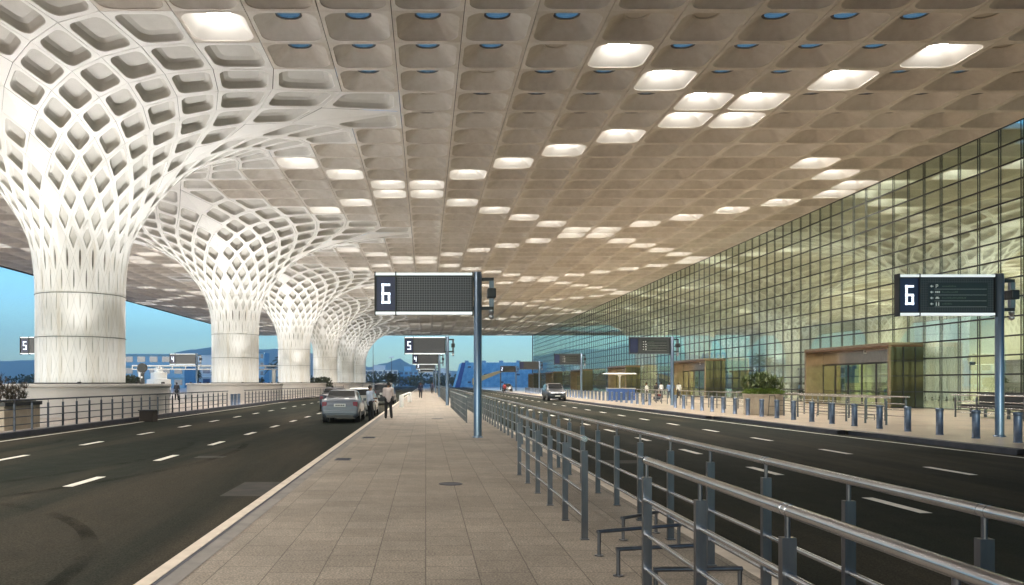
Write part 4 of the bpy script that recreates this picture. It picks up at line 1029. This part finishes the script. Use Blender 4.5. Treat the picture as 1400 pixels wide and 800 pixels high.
# blue sheeted hall on the right of the signs
t=empty('blue_hall',(28,300,-.3)); tag(t,'large blue sheeted hall with a slanted left end beyond the sidewalk','building')
g=MB(); xl,xr,h=-17,18,9.6
g.add([(xl,0,0),(xr,0,0),(xr,0,h),(xl+2.8,0,h),(xl,22,0),(xr,22,0),(xr,22,h),(xl+2.8,22,h)],[(0,1,2,3),(1,5,6,2),(3,2,6,7),(4,0,3,7),(5,4,7,6)]); 
bm_=worn('blue_sheeting',(.06,.27,.47),(.26,.55,.70),.6,.45,0); g.build('wall',bm_,t)
g=MB(); g.add([(xl,-.1,0),(xl+2.8,-.1,h),(xl+4.2,-.1,h),(xl+2.0,-.1,0)],[(3,2,1,0)]); g.build('end_panel',P('navy_sheet',(.02,.09,.28),.5),t)
for r in range(3):
    for c_ in range(5):
        if (r+c_)%2: continue
        g=MB(); x=xl+5+c_*6.2; z=1.8+r*2.9; g.box(x,x+1.2,-.12,-.01,z,z+.6); g.build('window',M['bg_win'],t)
for c_ in range(5):
    g=MB(); g.box(xl+4+c_*6.6,xl+5.5+c_*6.6,2,3,h,h+.8); g.build('roof_vent',M['bg_blue'],t)
t=empty('sloping_walkway',(17,175,0)); tag(t,'cream sloping covered walkway before the blue hall','walkway')
g=MB(); g.add([(-6.6,0,1.2),(-6.6,0,2.6),(0,0,4.0),(0,0,4.5),(-6.6,1.5,1.2),(-6.6,1.5,2.6),(0,1.5,4.0),(0,1.5,4.5)],[(0,2,3,1),(4,5,7,6),(1,3,7,5),(0,4,6,2),(2,6,7,3),(0,1,5,4)]); g.build('roof',worn('cream_panel',(.55,.48,.30),(.6,.54,.38),1,.5),t)
for x,hh in ((-6.3,1.3),(-.3,3.95)):
    g=MB(); g.box(x-.12,x+.12,.6,.8,0,hh); g.build('post',M['steel'],t)
# far trees as single masses
g=MB()
for k in range(150):
    x=random.uniform(-260,120); y=random.uniform(360,520)
    if abs(x-0)<3: continue
    s=random.uniform(2,4.5); leaves(g,(x,y,s*.8),(s*1.3,s,s*.7),70,2.0,.7)
o=g.build('tree_belt',M['leafdark']); tag(o,'belt of dark trees before the distant buildings','trees',kind='stuff')
for k,(x,y,h) in enumerate(((-35,300,8),(-12,270,5),(-88,300,7),(-68,260,6.5))):
    t=empty('broadleaf_tree',(x,y,-.3)); tag(t,['dark tree left of the pale three-storey block','small round tree under the far signs','dark tree behind the gantry','bushy tree left of the second column'][k],'tree','trees beyond the canopy')
    g=MB(); g.tube((0,0,0),(0,0,h*.5),.25,8,r2=.15)
    for q in range(5):
        a=q*1.3; g.tube((0,0,h*.4),(cos(a)*h*.25,sin(a)*h*.2,h*.75),.12,6,r2=.04)
    g.build('trunk',M['bark'],t)
    g=MB()
    for q in range(16):
        a=random.uniform(0,6.28); r=random.uniform(0,h*.3); leaves(g,(r*cos(a),r*sin(a),h*random.uniform(.5,.9)),(h*.14,h*.14,h*.1),60,.7,.25)
    g.build('crown',M['leafdark'],t)
# hills
def ridge(name,y,pts,depth,mat):
    g=MB(); n=len(pts); V=[]; rnd=random.Random(3)
    xs=[]; x0,x1=pts[0][0],pts[-1][0]; N=160
    def hh(x):
        for (a,ha),(b,hb) in zip(pts,pts[1:]):
            if a<=x<=b: f=(x-a)/(b-a); f=f*f*(3-2*f); return ha+(hb-ha)*f
        return 0
    rows=6
    for r in range(rows):
        f=r/(rows-1)
        for i in range(N+1):
            x=x0+(x1-x0)*i/N; h=hh(x)*sin(pi*min(1,f*1.0)*.5) if r<rows else 0
            V.append((x+rnd.uniform(-10,10)*f,y+depth*f,max(-1,h*(1+rnd.uniform(-.02,.02)))-1))
    for i in range(N+1): V.append((x0+(x1-x0)*i/N,y+depth*1.8,-1))
    fs=[(r*(N+1)+i,r*(N+1)+i+1,(r+1)*(N+1)+i+1,(r+1)*(N+1)+i) for r in range(rows) for i in range(N)]
    g.add(V,fs,0,True); struct(name,g,mat)
def rx(u,Y): return (u-582)*Y/1078
YH=4300; q=YH/1078
ridge('hills',YH,[(rx(u,YH),h*q) for u,h in ((-200,30),(60,36),(172,40),(230,52),(290,60),(330,52),(380,52),(440,40),(500,24),(520,30),(542,38),(560,28),(590,21),(640,17),(720,12),(900,14),(1300,10))],500,worn('hill_scrub',(.05,.08,.06),(.09,.11,.08),.004,.9))
HAZE=True
if HAZE:
    g=MB(); g.box(-6600,6600,-1000,6600,-1.4,420); hz=g.mesh('haze',bpy.data.materials.new('haze_air')); o=bpy.data.objects.new('haze',hz); COL.objects.link(o); o['kind']='stuff'
    m=hz.materials[0]; m.use_nodes=True; n=m.node_tree; n.nodes.clear(); out=n.nodes.new('ShaderNodeOutputMaterial'); v=n.nodes.new('ShaderNodeVolumePrincipled')
    v.inputs['Color'].default_value=(.86,.97,1,1); v.inputs['Density'].default_value=.00018; v.inputs['Anisotropy'].default_value=.2
    n.links.new(v.outputs[0],out.inputs['Volume'])
